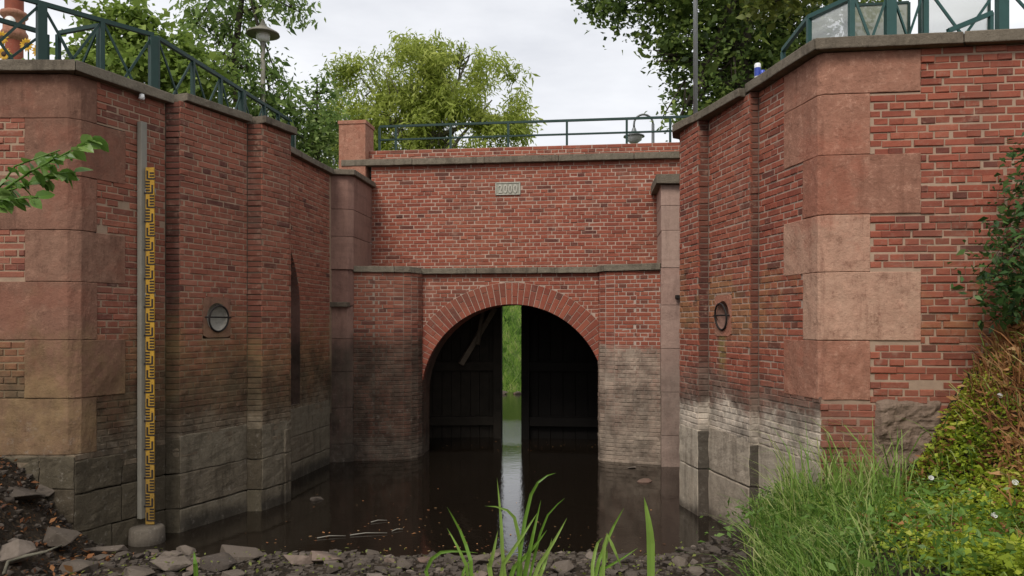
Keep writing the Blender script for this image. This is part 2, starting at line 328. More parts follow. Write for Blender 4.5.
M['petal_y'] = leaf_mat('sunflower_petal', G((.55, .30, .02), (.70, .42, .03)), .3); M['petal_w'] = leaf_mat('white_petal', G((.7, .7, .68), (.8, .8, .78)), .3)
M['seed'] = plain('seed_disc', (.06, .03, .015), .9)

# ---------------------------------------------------------------- masonry
CO = .068; LS, LH, JT = .262, .131, .0125           # course, stretcher and header pitch, joint
def subtract(iv, cuts):
    for a, b in cuts:
        nv = []
        for u0, u1 in iv:
            if b <= u0 or a >= u1: nv.append((u0, u1)); continue
            if a > u0: nv.append((u0, a))
            if b < u1: nv.append((b, u1))
        iv = nv
    return iv
def roughen(o, root, amp=.006, cuts=4, edge=.09, fine=.5):
    bm = bmesh.new(); bm.from_mesh(o.data); bmesh.ops.triangulate(bm, faces=[f for f in bm.faces if len(f.verts) > 4])
    bmesh.ops.subdivide_edges(bm, edges=[e for e in bm.edges if e.calc_length() > edge], cuts=cuts, use_grid_fill=True)
    wm = world_mat(root); k1, k2 = Vector((7, 3, 1)), Vector((2, 9, 5))
    for v in bm.verts:
        w = wm @ v.co
        v.co += Vector((mnoise.noise(w*8), mnoise.noise(w*8+k1), mnoise.noise(w*8+k2)))*amp+Vector((mnoise.noise(w*27), mnoise.noise(w*27+k1), mnoise.noise(w*27+k2)))*amp*fine
    bm.to_mesh(o.data); bm.free()
class Masonry:
    def __init__(s, root): s.root = root; s.full = {}; s.rest = {}; s.mort = {}
    def seg(s, p0, p1, z0, z1, mats, cut=None, phase=0.0, headers=False, rough=1.0, spoil=0.0, e=(0, 0)):
        """a face from p0 to p1 (outside on the right hand when walking p0 > p1)"""
        p0 = Vector((*p0, 0)); p1 = Vector((*p1, 0)); d = p1-p0; Ln = d.length; d.normalize(); nrm = Vector((d.y, -d.x, 0))
        bm_, mm = mats; mo = s.mort.setdefault(mm, MB()); cut = cut or (lambda z: [])
        nc = max(1, int(round((z1-z0)/CO))); ch = (z1-z0)/nc
        for i in range(nc):
            za = z0+i*ch; zm = za+ch/2
            for q in range(4):
                zq = za+ch*(q+.5)/4
                for u0, u1 in subtract([(0, Ln)], cut(zq)):
                    a = p0+d*(u0-(e[0] if u0 == 0 else 0))-nrm*.0065; b = p0+d*(u1+(e[1] if u1 == Ln else 0))-nrm*.0065
                    mo.face([(a.x, a.y, za+ch*q/4), (b.x, b.y, za+ch*q/4), (b.x, b.y, za+ch*(q+1)/4), (a.x, a.y, za+ch*(q+1)/4)])
            hd = headers or i % 2 == 1; tiny = Ln < .2
            pitch = Ln if tiny else LH if hd else LS; off = (0 if hd else (LH if i % 4 == 2 else 0))+phase+(LH/2 if hd else 0)
            if tiny: off = 0
            k = -2-int(off/pitch)
            wob = rng.normal(0, .0012*rough)
            free = subtract([(0, Ln)], cut(zm))
            while True:
                a = off+k*pitch; k += 1
                if a > Ln: break
                jb = 0 if tiny else rng.normal(0, .003*rough)
                for u0, u1 in free:
                    A = max(u0+(.002 if u0 > 0 else 0), a+JT/2+jb); B = min(u1-(.002 if u1 < Ln else 0), a+pitch-JT/2+jb)
                    if B-A < .03: continue
                    if rng.random() < spoil: continue
                    tone = float(np.clip(rng.beta(7, 5.6) if rng.random() > .07 else rng.uniform(0, .25), 0, 1))
                    out = rng.normal(0, .0028*rough)
                    out = max(out, -.0025)
                    if rng.random() < .012*rough: out = -.0045
                    it = (p0+d*(A+B)/2, d, nrm, B-A, zm+wob+rng.normal(0, .0008*rough), ch-JT*.88, tone, out)
                    fullb = abs((B-A)-(pitch-JT)) < .004
                    (s.full if fullb else s.rest).setdefault(bm_, []).append(it)
    @staticmethod
    def geom(w, h, r=.004, jit=0):
        """front of a brick in its own frame: x along, -y outwards"""
        J = lambda: rng.uniform(-jit, jit)
        x, z = w/2, h/2
        f = [(-x+r+J(), 0+J(), -z+r+J()), (x-r+J(), 0+J(), -z+r+J()), (x-r+J(), 0+J(), z-r+J()), (-x+r+J(), 0+J(), z-r+J())]
        m = [(-x, r, -z), (x, r, -z), (x, r, z), (-x, r, z)]; b = [(p[0], .035, p[2]) for p in m]
        v = f+m+b; fs = [(0, 1, 2, 3)]
        for i in range(4):
            j = (i+1) % 4; fs += [(i, i+4, j+4, j), (i+4, i+8, j+8, j+4)]
        return v, fs
    def finish(s, name='brick', limit=300):
        allf = [(m, it) for m, l in s.full.items() for it in l]
        def size(e):
            c, d, n, w, z, h, t, o = e[1]
            if n.dot(Vector((0, 0, 0))-Vector((c.x, c.y, 0))) <= 0: return 0
            a = c-d*w/2; b = c+d*w/2; xa = 512+F*a.x/a.y; xb = 512+F*b.x/b.y; y = Y0-(z-HC)*F/c.y
            if not (2 < min(xa, xb) and max(xa, xb) < 1022 and 2 < y < 560): return 0
            return abs(xb-xa)*h*F/c.y if abs(xb-xa) > 9 else 0
        allf.sort(key=size, reverse=True)
        pick = [e for e in allf[:limit] if size(e) > 0]; ids = {id(e[1]) for e in pick}
        inv = world_mat(s.root).inverted(); cache = {}
        for m, it in pick:
            c, d, n, w, z, h, t, o = it
            key = (m, round(w, 2), int(t*9.99), random.randrange(2))
            if key not in cache:
                v, fs = s.geom(w, h, .0055, .0028); b = MB(); b.raw(v, fs, (int(t*9.99)+.5)/10)
                q = b.build(name, M[m]); q.parent = s.root; cache[key] = q.data
            else:
                q = bpy.data.objects.new(name, cache[key]); COL.objects.link(q); q.parent = s.root
            rot = Matrix((( d.x, -n.x, 0, 0), (d.y, -n.y, 0, 0), (0, 0, 1, 0), (0, 0, 0, 1)))
            p = c+n*o; q.matrix_basis = inv @ Matrix.Translation((p.x, p.y, z)) @ rot
        for m in set(s.full) | set(s.rest):
            b = MB()
            for it in s.full.get(m, [])+s.rest.get(m, []):
                if id(it) in ids: continue
                c, d, n, w, z, h, t, o = it; v, fs = s.geom(w, h, .0055, .0028); c = c+n*o
                b.raw([(c.x+d.x*x-n.x*y, c.y+d.y*x-n.y*y, z+zz) for x, y, zz in v], fs, t)
            if b.f: b.build('brickwork', M[m], s.root, 'stuff')
        for m, b in s.mort.items(): b.build('mortar', M[m], s.root)

def offset_path(path, dist):
    """offset to the right hand side by dist, mitred"""
    P = [Vector(p) for p in path]; out = []
    for i, p in enumerate(P):
        ns = []
        if i > 0: d = (P[i]-P[i-1]).normalized(); ns.append(Vector((d.y, -d.x)))
        if i < len(P)-1: d = (P[i+1]-P[i]).normalized(); ns.append(Vector((d.y, -d.x)))
        n = sum(ns, Vector((0, 0))).normalized(); out.append(p+n*dist/max(.35, n.dot(ns[0])))
    return out
def coping(root, path, z0, z1, over=.09, depth=.36, slab=1.15, mat='coping', name='coping_stone'):
    A = offset_path(path, over); B = offset_path(path, -depth)
    for i in range(len(path)-1):
        n = max(1, int(round((A[i+1]-A[i]).length/slab)))
        for k in range(n):
            g = .003; L_ = (A[i+1]-A[i]).length
            f0 = k/n+(g/L_ if k or i else 0); f1 = (k+1)/n-(g/L_ if k < n-1 or i < len(path)-2 else 0)
            dz = random.uniform(-.004, .004)
            a0 = A[i].lerp(A[i+1], f0); a1 = A[i].lerp(A[i+1], f1); b0 = B[i].lerp(B[i+1], f0); b1 = B[i].lerp(B[i+1], f1)
            m = MB(); m.hexa([(a0.x, a0.y, z0+dz), (a1.x, a1.y, z0+dz), (b1.x, b1.y, z0+dz), (b0.x, b0.y, z0+dz), (a0.x, a0.y, z1-.012+dz), (a1.x, a1.y, z1-.012+dz), (b1.x, b1.y, z1+dz), (b0.x, b0.y, z1+dz)], random.random())
            roughen(m.build(name, M[mat], root, bevel=.010), root, .006, 5, .12)
def blocks(root, p0, p1, zs, mat, length=.9, proud=.005, name='stone_block'):
    p0 = Vector(p0); p1 = Vector(p1); d = p1-p0; Ln = d.length; d.normalize(); n = Vector((d.y, -d.x))
    for r in range(len(zs)-1):
        us = [0]; u = length*random.uniform(.45, 1.0)
        while u < Ln-.25: us.append(u); u += length*random.uniform(.8, 1.2)
        us.append(Ln)
        for a, b in zip(us, us[1:]):
            pr = proud+random.uniform(-.002, .003); g = .003
            q = [p0+d*(a+(g if a else 0))+n*pr, p0+d*(b-(g if b < Ln else 0))+n*pr, p0+d*(b-(g if b < Ln else 0))-n*.15, p0+d*(a+(g if a else 0))-n*.15]
            m = MB(); m.prism([(v.x, v.y) for v in q], zs[r]+.003, zs[r+1]-.004+(random.uniform(-.09, .05) if r == len(zs)-2 and proud < .01 else random.uniform(-.012, .002)), random.random()); roughen(m.build(name, M[mat], root, bevel=.012), root, .010, 6, .12)
def quoins(root, corner, da, db, zs, la, lb, mat, tones, proud=.006, cham=.04):
    """blocks that wrap a corner: la along da, lb along db (unit vectors that leave the corner), outside away from both"""
    c = Vector(corner); da = Vector(da).normalized(); db = Vector(db).normalized()
    na = -(db-da*db.dot(da)).normalized(); nb = -(da-db*da.dot(db)).normalized()
    for i in range(len(zs)-1):
        pr = proud+random.uniform(-.003, .005)
        k = 1/max(.3, 1-abs(da.dot(db))**2)**.5
        oc = c-da*pr*k-db*pr*k
        q = [c+da*la[i]+na*pr, oc+da*cham, oc+db*cham, c+db*lb[i]+nb*pr, c+db*lb[i]-nb*.1, c-(na+nb)*.10, c+da*la[i]-na*.1]
        m = MB(); m.prism([(v.x, v.y) for v in q], zs[i+1]+.002, zs[i]-.002, tones[i])
        o = m.build('quoin', M[mat], root)
        bm = bmesh.new(); bm.from_mesh(o.data); bmesh.ops.recalc_face_normals(bm, faces=bm.faces)
        bmesh.ops.bevel(bm, geom=[e for e in bm.edges if e.calc_face_angle(0) > .3], offset=.007, segments=2, affect='EDGES', profile=.55)
        bmesh.ops.triangulate(bm, faces=[f for f in bm.faces if len(f.verts) > 4])
        bmesh.ops.subdivide_edges(bm, edges=[e for e in bm.edges if e.calc_length() > .09], cuts=4, use_grid_fill=True)
        wm = world_mat(root)
        for v in bm.verts:
            w_ = wm @ v.co; v.co += Vector((mnoise.noise(w_*9), mnoise.noise(w_*9+Vector((7, 3, 1))), 0))*.006+Vector((mnoise.noise(w_*28), mnoise.noise(w_*28+Vector((7, 3, 1))), mnoise.noise(w_*14)))*.004
        bm.to_mesh(o.data); bm.free()

ZT = 4.80                                             # underside of the quay copings
def ring_niche(root, p, d, z, name):
    """square stone with a round hollow and an iron mooring ring; p on the face, d along it"""
    p = Vector((*p, z)); d = Vector((*d, 0)).normalized(); n = Vector((d.y, -d.x, 0)); up = Vector((0, 0, 1))
    w, h, r, N = .21, .235, .165, 32
    W = lambda u, v, o: p+d*u+up*v+n*o
    m = MB(); circ = []; sq = []; o = .006
    for k in range(N):
        a = 2*math.pi*k/N; cx, cz = math.cos(a), math.sin(a); s_ = min(w/abs(cx) if abs(cx) > 1e-6 else 9, h/abs(cz) if abs(cz) > 1e-6 else 9)
        circ.append((r*cx, r*cz)); sq.append((s_*cx, s_*cz))
    for k in range(N):
        j = (k+1) % N; m.face([W(*circ[k], o), W(*circ[j], o), W(*sq[j], o), W(*sq[k], o)][::-1])
        m.face([W(*sq[k], o), W(*sq[j], o), W(*sq[j], -.08), W(*sq[k], -.08)][::-1])
    st = m.build('niche_stone', M['quoin_l' if name == 'l' else 'quoin_r'], root)
    m = MB(); K = 7; prof = [(r*math.cos(i/K*math.pi/2), -r*1.05*math.sin(i/K*math.pi/2)) for i in range(K+1)]
    for i in range(K):
        for k in range(N):
            j = (k+1) % N; f = lambda q, e: W(prof[q][0]*math.cos(2*math.pi*e/N), prof[q][0]*math.sin(2*math.pi*e/N), prof[q][1]+o)
            m.face([f(i, k), f(i, j), f(i+1, j), f(i+1, k)], smooth=True)
    m.build('hollow', M['white_stone' if name == 'l' else 'pier_l'], st)
    m = MB(); R_ = .15; m.tube([W(R_*math.sin(2*math.pi*k/28), -.015+R_*math.cos(2*math.pi*k/28), .028+.012*math.cos(2*math.pi*k/28)) for k in range(29)], .011, 8)
    m.build('mooring_ring', M['iron'], root)
    m = MB(); m.tube([W(-.2, .0, .02), W(.2, .0, .02)], .009, 8); m.build('ring_bar', M['iron'], root)

# ---------------------------------------------------------------- setting: bed, water, quays, banks
def sheet(name, X, Y, fz, mat, kind='structure'):
    vs = [(x, y, fz(x, y)) for y in Y for x in X]; nx = len(X)
    fs = [(j*nx+i, j*nx+i+1, (j+1)*nx+i+1, (j+1)*nx+i) for j in range(len(Y)-1) for i in range(nx-1)]
    b = MB(); b.raw(vs, fs, .5, True); return b.build(name, mat, None, kind)
def sst(x, a, b):
    t = min(1, max(0, (x-a)/(b-a))); return t*t*(3-2*t)
def hnoise(x, y, s=1.0): return (math.sin(x*2.1*s+y*1.3*s)+math.sin(x*3.7*s-y*2.9*s+1.7)*.6+math.sin(x*7.3*s+y*6.1*s+.4)*.35)/2
def bank_z(X, Y):
    z = .12+(.085*(6.9-Y) if Y < 6.9 else -.20*(Y-6.9))
    fall = 1-sst(Y, 6.95, 8.1)
    z += .56*sst(X, 1.25, 2.9)*fall + 1.6*sst(X, 3.2, 4.5)*fall
    z += 1.0*sst(-X, 3.85, 5.0)*(1-sst(Y, 7.3, 7.9))
    return z+.03*hnoise(X, Y, 1.3)
sheet('ground', [-500, -60, 60, 500], [-500, -40, 60, 900], lambda x, y: -.9, M['soil'])
sheet('bank', np.linspace(-7.5, 7.5, 101), np.linspace(-8, 9.2, 110), bank_z, M['soil'])
sheet('water', [-6, 0, 6], list(np.linspace(5.9, 30, 12)), lambda x, y: 0, M['water'])
def far_z(x, y):
    c = .122*(y-13.1)
    side = max(sst(x, c+3.2, c+6.5), sst(-x, -c+3.2, -c+6.5))
    return -.5+max(5.2*side, 3.9*sst(y, 24.3, 33))+.06*hnoise(x, y)
sheet('far_bank', np.concatenate([np.linspace(-300, -20, 8), np.linspace(-14, 20, 60), np.linspace(30, 300, 8)]), np.concatenate([np.linspace(18.2, 40, 50), [60, 100, 200, 600]]), far_z, M['grass_ground'])
def quay(name, poly, z):
    b = MB(); b.prism(poly, z-.25, z); return b.build(name, M['paving'], None, 'structure')
ZG = 4.70
quay('quay_left', [(-60, 7.6), (-4.35, 7.6), (-3.95, 8.5), (-3.4, 9.5), (-3.12, 9.75), (-3.6, 10.1), (-3.2, 12.6), (-2.75, 12.75), (-2.65, 14.0), (-2.2, 18.4), (-60, 18.4)], ZG)
quay('quay_right', [(60, 7.0), (3.0, 7.1), (2.72, 8.15), (2.5, 9.2), (2.3, 9.6), (2.5, 9.95), (2.8, 10.3), (2.9, 13.2), (3.4, 18.4), (60, 18.4)][::-1], ZG)

# ---------------------------------------------------------------- right lock wall
rw = thing('lock_wall', 'flared red brick lock wall with pink sandstone quoins above the grassy bank', 'wall', (2.80, 6.90, 0))
ms = Masonry(rw)
RC = (2.80, 6.90); fd = Vector((math.cos(R(7)), -math.sin(R(7))))
RE = (RC[0]+fd.x*3.7, RC[1]+fd.y*3.7)
C1 = (2.616, 8.05); C2 = (2.516, 8.05); B1 = (2.351, 9.08); B2 = (2.222, 9.08); A1 = (2.13, 9.65); A2 = (2.19, 9.9); A3 = (2.36, 10.05)
ZQ = [4.75, 4.37, 3.82, 3.28, 2.76, 2.14, 1.60]
ra = [.86, .43, .86, .43, .86, .43]; rb = [.645, .645, .29, .645, .29, .645]
def qcut(lens, zs, flip, Ln):
    def f(z):
        for i in range(len(zs)-1):
            if zs[i+1] < z <= zs[i]: return [(Ln-lens[i], Ln+.1)] if flip else [(-.1, lens[i])]
        return []
    return f
br = ('brick_r', 'mortar_r')
LnC = (Vector(C1)-Vector(RC)).length
def hole(uc, zc, r0=.213, h=.238):
    return lambda z: [(uc-r0, uc+r0)] if abs(z-zc) < h else []
# outside lies on the right hand of p0 > p1; the wall's outside faces -x, so walk from near (corner) to far with outside on the left: swap ends
qc_r = qcut(ra, ZQ, False, 3.7)
def face_cut(z):
    c = qc_r(z)
    if z < 1.60 and z > .6: c = c+[(.50+.05*math.sin(z*9), 1.0+.06*math.sin(z*7+1))]     # the hole filled with rubble
    return c
ms.seg(RC, RE, .35, 4.755, ('brick_f', 'mortar_r2'), face_cut, rough=2.2, spoil=.006)
ms.seg(C1, RC, .82, 4.75, br, qcut(rb, ZQ, True, LnC), phase=.05, rough=1.3, e=(.06, 0))
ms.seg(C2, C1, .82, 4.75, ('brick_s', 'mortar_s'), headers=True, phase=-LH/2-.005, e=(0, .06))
u_r = (Vector((.2776*8.69, 8.69))-Vector(B1)).length
ms.seg(B1, C2, .82, 4.74, br, hole(u_r, 2.39), phase=.02, e=(.06, 0))
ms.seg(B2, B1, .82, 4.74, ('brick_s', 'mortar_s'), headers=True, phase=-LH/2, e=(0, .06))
ms.seg(A1, B2, .82, 4.73, br, phase=.08)
ms.seg(A2, A1, .82, 4.73, br, headers=True); ms.seg(A3, A2, .82, 4.73, br, headers=True)
ms.finish()
zs = [-.6, .56, 1.02]
for a, b in ((C1, RC), (B1, C2), (A1, B2), (A2, A1), (A3, A2)): blocks(rw, a, b, zs, 'block_r', 2.6)
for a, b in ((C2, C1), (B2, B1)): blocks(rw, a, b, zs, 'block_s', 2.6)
blocks(rw, RC, RE, [-.2, .34], 'block_s', 1.2)
quoins(rw, RC, fd, Vector(C1)-Vector(RC), ZQ, ra, rb, 'quoin_r', [.38, .45, .10, .8, .92, .5])
coping(rw, [(2.585, 8.14), RC, RE], 4.755, 4.87, .10)
coping(rw, [(2.42, 10.07), (2.2, 9.92), (2.13, 9.62), (2.30, 9.1), (2.515, 8.15)], 4.725, 4.83, .10, .3)
ring_niche(rw, (.2776*8.69, 8.69), (Vector(C2)-Vector(B1)), 2.39, 'r')
# rough filling low in the face
m = MB(); nu, nz_ = 34, 60; rn = Vector((fd.y, -fd.x, 0)); gp = {}
for i in range(nu+1):
    for j in range(nz_+1):
        u = .40+.72*i/nu; z = .5+1.22*j/nz_; q = Vector((u, 0, z))
        e = max(abs((u-.755)/.30), abs((z-1.05)/.60)); o_ = .030+.055*mnoise.noise(q*4.5)+.035*mnoise.noise(q*11)+.018*mnoise.noise(q*26)
        o_ = o_*(1-sst(e, .8, 1.0))-.03*sst(e, .85, 1.05); gp[i, j] = len(m.v); m.v.append((RC[0]+fd.x*u+rn.x*o_, RC[1]+fd.y*u+rn.y*o_, z))
for i in range(nu):
    for j in range(nz_): m.f.append((gp[i, j], gp[i+1, j], gp[i+1, j+1], gp[i, j+1])); m.t.append(.5); m.sm.append(False)
m.build('rubble_fill', stone_mat('rubble', (.15, .10, .072), (.25, .18, .135), [], 1, .25, 9), rw)

# ---------------------------------------------------------------- left lock wall
lw = thing('lock_wall', 'shaded brown brick lock wall with mossy foot behind the yellow gauge', 'wall', (-4.23, 7.35, 0))
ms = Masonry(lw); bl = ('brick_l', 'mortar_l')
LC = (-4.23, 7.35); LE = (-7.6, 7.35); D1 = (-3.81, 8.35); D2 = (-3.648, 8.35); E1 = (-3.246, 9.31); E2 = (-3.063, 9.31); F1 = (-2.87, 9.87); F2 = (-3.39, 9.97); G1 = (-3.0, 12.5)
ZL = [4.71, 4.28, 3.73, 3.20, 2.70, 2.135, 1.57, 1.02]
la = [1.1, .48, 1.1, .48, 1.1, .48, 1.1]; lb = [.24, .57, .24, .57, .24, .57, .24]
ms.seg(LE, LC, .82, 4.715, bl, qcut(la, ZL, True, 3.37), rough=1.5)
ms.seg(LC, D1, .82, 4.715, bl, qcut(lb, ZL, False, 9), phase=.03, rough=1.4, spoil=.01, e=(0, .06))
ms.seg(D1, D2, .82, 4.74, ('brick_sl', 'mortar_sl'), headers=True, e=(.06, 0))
u_l = (Vector((-.388*8.855, 8.855))-Vector(D2)).length
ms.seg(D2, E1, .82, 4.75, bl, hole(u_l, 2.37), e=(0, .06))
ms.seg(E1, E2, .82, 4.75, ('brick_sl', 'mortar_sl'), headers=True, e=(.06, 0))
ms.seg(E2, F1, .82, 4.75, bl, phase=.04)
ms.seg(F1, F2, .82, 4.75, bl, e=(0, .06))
g = Vector(G1)-Vector(F2); gl = g.length; gu = g.normalized()
NU = (11.06-F2[1])/gu.y; NW = .31; NZ0, NZS, NZ1 = 1.10, 2.45, 3.36
def niche(z):
    if z < NZ0 or z > NZ1: return []
    w = NW if z < NZS else NW*(1-((z-NZS)/(NZ1-NZS))**2.3)
    return [(NU-w, NU+w)]
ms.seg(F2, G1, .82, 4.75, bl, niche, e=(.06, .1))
ms.finish()
# niche lining
m = MB(); gn = Vector((gu.y, -gu.x)); P = lambda u, o, z: (F2[0]+gu.x*u+gn.x*o, F2[1]+gu.y*u+gn.y*o, z)
zz = [NZ0]+list(np.linspace(NZS, NZ1, 10)); half = [NW if z <= NZS else NW*(1-((z-NZS)/(NZ1-NZS))**2.3) for z in zz]
for i in range(len(zz)-1):
    for s in (-1, 1): m.face([P(NU+s*half[i], .004, zz[i]), P(NU+s*half[i], -.6, zz[i]), P(NU+s*half[i+1], -.6, zz[i+1]), P(NU+s*half[i+1], .004, zz[i+1])])
    m.face([P(NU-half[i], -.6, zz[i]), P(NU+half[i], -.6, zz[i]), P(NU+half[i+1], -.6, zz[i+1]), P(NU-half[i+1], -.6, zz[i+1])])
m.face([P(NU-NW, .004, NZ0), P(NU+NW, .004, NZ0), P(NU+NW, -.6, NZ0), P(NU-NW, -.6, NZ0)])
m.build('pointed_niche', M['pier_l'], lw)
m = MB(); m.tube([P(NU+.1, -.1, 1.15), P(NU+.1, -.1, 2.0)], .02); m.build('niche_bar', M['iron'], lw)
zs = [-.6, .26, .64, 1.02]
for a, b in ((LC, D1), (D1, D2)): blocks(lw, a, b, zs, 'block_f', .9)
for a, b in ((D2, E1), (E2, F1), (F1, F2), (F2, G1)): blocks(lw, a, b, zs, 'block_l', 2.0)
blocks(lw, E1, E2, zs, 'block_f', 2.0)
blocks(lw, LE, LC, [-.5, .0, .36, .69, 1.015], 'block_f', .8, .011)
quoins(lw, LC, (-1, 0), Vector(D1)-Vector(LC), ZL, la, lb, 'quoin_l', [.3, .25, .55, .6, .5, .45, .75], cham=.07)
coping(lw, [LE, LC, (-3.80, 8.40)], 4.715, 4.83, .10)
coping(lw, [(-3.665, 8.42), E1], 4.755, 4.855, .09); coping(lw, [(-3.08, 9.30), (-2.86, 9.90)], 4.755, 4.855, .08)
coping(lw, [(-3.37, 10.02), (-3.0, 12.48)], 4.755, 4.855, .08)
ring_niche(lw, (-.388*8.855, 8.855), (Vector(E1)-Vector(D2)), 2.37, 'l')

# ---------------------------------------------------------------- the arched bridge between them
TH = R(-7); BR = thing('arch_bridge', 'red brick bridge wall with round arch, stone ledge and dated plaque', 'bridge', (0, 13.1, 0), TH)
ct, st_ = math.cos(TH), math.sin(TH)
W2 = lambda t, n: (t*ct-n*st_, 13.1+t*st_+n*ct)
ms = Masonry(BR); bc = ('brick_c', 'mortar_c')
UN = .377; ZA, RA, RX = 1.035, 1.60, 1.60+.375
PL = (-.12, 4.70, .225, .115)                          # plaque centre and half sizes
ms.seg(W2(-2.62, UN), W2(3.3, UN), 3.20, 5.15, bc, lambda z: [(2.62+PL[0]-PL[2], 2.62+PL[0]+PL[2])] if abs(z-PL[1]) < PL[3] else [])
def arch_cut(t0):
    def f(z):
        if z < ZA: return [(-RA-t0-.0, RA-t0)]
        w = RX**2-(z-ZA)**2
        return [(-math.sqrt(w)-t0, math.sqrt(w)-t0)] if w > 0 else []
    return f
ms.seg(W2(-1.72, 0), W2(1.6, 0), ZA, 3.17, bc, arch_cut(-1.72))
LP = [(-2.60, -.67), (-2.25, -.60), (-1.95, -.51), (-1.80, -.43), (-1.69, -.33), (-1.61, -.20), (-1.575, -.06), (-1.575, .12)]
for i in range(len(LP)-1): ms.seg(W2(*LP[i]), W2(*LP[i+1]), -.3, 3.17, ('brick_cl', 'mortar_cl'), headers=i > 1)
RP = [(1.475, .12), (1.475, .0), (1.50, -.10), (1.60, -.18), (1.75, -.235), (2.1, -.33), (2.49, -.43)]
for i in range(len(RP)-1): ms.seg(W2(*RP[i]), W2(*RP[i+1]), -.3, 3.17, ('brick_cr', 'mortar_cr'), headers=i < 4)
ms.seg(W2(-2.7, UN+.13), W2(3.4, UN+.13), 5.27, 5.47, bc)
ms.finish()
# voussoirs: brick on edge, bonded two deep
nv = 54; cache = {}
for i in range(nv):
    a0 = math.pi*i/nv; am = math.pi*(i+.5)/nv
    for r0, r1 in (((RA, RA+.125), (RA+.133, RX-.004)) if i % 2 else ((RA, RA+.252), (RA+.260, RX-.004))):
        tone = min(.95, max(.08, random.gauss(.42, .16))); key = (round(r0, 3), round(r1, 3), int(tone*8))
        q = None
        if key not in cache:
            hw = math.pi/nv/2; b = MB(); g_ = .0065; fr = -.012
            prof = [(r0, -hw*r0+g_), (r1, -hw*r1+g_), (r1, hw*r1-g_), (r0, hw*r0-g_)]
            ins = lambda r, s: (r+(.004 if r == r0 else -.004), s-math.copysign(.004, s))
            b.raw([(s, fr, r) for r, s in [ins(*p) for p in prof]]+[(s, fr+.004, r) for r, s in prof]+[(s, .12, r) for r, s in prof],
                  [(0, 1, 2, 3)]+[f for k in range(4) for f in ((k, k+4, (k+1) % 4+4, (k+1) % 4), (k+4, k+8, (k+1) % 4+8, (k+1) % 4+4))], (int(tone*8)+.5)/8)
            me_o = b.build('voussoir', M['brick_c']); cache[key] = me_o.data; q = me_o
        else: q = bpy.data.objects.new('voussoir', cache[key]); COL.objects.link(q)
        q.parent = BR; q.matrix_basis = Matrix.Translation((0, 0, ZA)) @ Matrix.Rotation(am-math.pi/2, 4, 'Y')
m = MB()
for i in range(48):                                    # mortar behind the ring
    a, b = math.pi*i/48, math.pi*(i+1)/48; f = lambda r, a: (*W2(r*math.cos(a), -.002), ZA+r*math.sin(a))
    m.face([f(RA+.003, a), f(RX+.002, a), f(RX+.002, b), f(RA+.003, b)])
m.build('ring_mortar', M['mortar_c'], BR)
# barrel and chamber behind the arch
m = MB(); TB = .62
for i in range(24):
    a, b = math.pi*i/24, math.pi*(i+1)/24; f = lambda n, a: (*W2(RA*math.cos(a), n), ZA+RA*math.sin(a))
    m.face([f(.10, a), f(TB, a), f(TB, b), f(.10, b)]); g_ = lambda a: (*W2((RA+1.9)*math.cos(a), TB), ZA+(RA+1.9)*math.sin(a))
    m.face([f(TB, a), g_(a), g_(b), f(TB, b)])
for s in (-1, 1):
    m.face([(*W2(s*RA, .12), -.6), (*W2(s*RA, TB), -.6), (*W2(s*RA, TB), ZA), (*W2(s*RA, .12), ZA)])
    m.face([(*W2(s*RA, TB), -.6), (*W2(s*2.4, TB), -.6), (*W2(s*2.4, TB), ZA+.5), (*W2(s*RA, TB), ZA)])
    m.face([(*W2(s*2.3, TB), -.6), (*W2(s*2.3, 4.6), -.6), (*W2(s*2.3, 4.6), 4.9), (*W2(s*2.3, TB), 4.9)])
m.face([(*W2(-2.6, TB), 3.3), (*W2(2.6, TB), 3.3), (*W2(2.6, 4.6), 3.3), (*W2(-2.6, 4.6), 3.3)])
m.build('vault', M['brick_cl'], BR)
m = MB()
m.hexa([(*W2(t, n), z) for z in (5.0, 5.33) for t, n in ((-3.3, .55), (3.3, .55), (3.3, 4.6), (-3.3, 4.6))])
m.hexa([(*W2(t, n), z) for z in (3.31, 5.2) for t, n in ((-2.6, 4.3), (2.6, 4.3), (2.6, 4.6), (-2.6, 4.6))])
m.build('deck', M['paving'], BR)
# ledge and copings
coping(BR, [W2(-2.60, -.66), W2(-1.95, -.50), W2(-1.72, -.34), W2(-1.62, -.12)], 3.17, 3.285, .06, .5, 1.3, name='ledge_stone')
coping(BR, [W2(-1.66, -.02), W2(1.50, -.02)], 3.165, 3.275, .06, .4, 1.1, name='ledge_stone')
coping(BR, [W2(1.50, -.06), W2(1.60, -.16), W2(2.50, -.43)], 3.175, 3.295, .07, .6, 1.3, name='ledge_stone')
coping(BR, [W2(-3.15, UN), W2(3.4, UN)], 5.15, 5.275, .10, .35, 1.2)
# end piers of sandstone, in courses
def pier(pts, zs, mat):
    for a, b in zip(zs, zs[1:]):
        m = MB(); e = random.uniform(-.006, .006); m.prism([(x+e, y-e) for x, y in pts], a+.003, b-.003, random.random()); m.build('pier_stone', M[mat], BR, bevel=.006)
pier([(-3.08, 12.56), (-2.72, 12.60), (-2.64, 12.68), (-2.53, 13.72), (-3.0, 13.85)], [3.2, 3.75, 4.2, 4.76], 'pier_l')
pier([(-3.08, 12.60), (-2.74, 12.64), (-2.66, 12.74), (-2.60, 13.4), (-3.0, 13.6)], [-.6, .3, .9, 1.5, 2.05, 2.6, 3.2], 'pier_l')
m = MB(); m.hexa([(x, y, z) for z in (2.58, 2.66) for x, y in ((-3.05, 12.52), (-2.72, 12.56), (-2.7, 12.7), (-3.05, 12.7))]); m.build('corbel', M['coping'], BR, bevel=.01)
coping(BR, [(-3.08, 12.56), (-2.66, 12.60), (-2.53, 13.75)], 4.76, 4.86, .07, .3, 1.2)
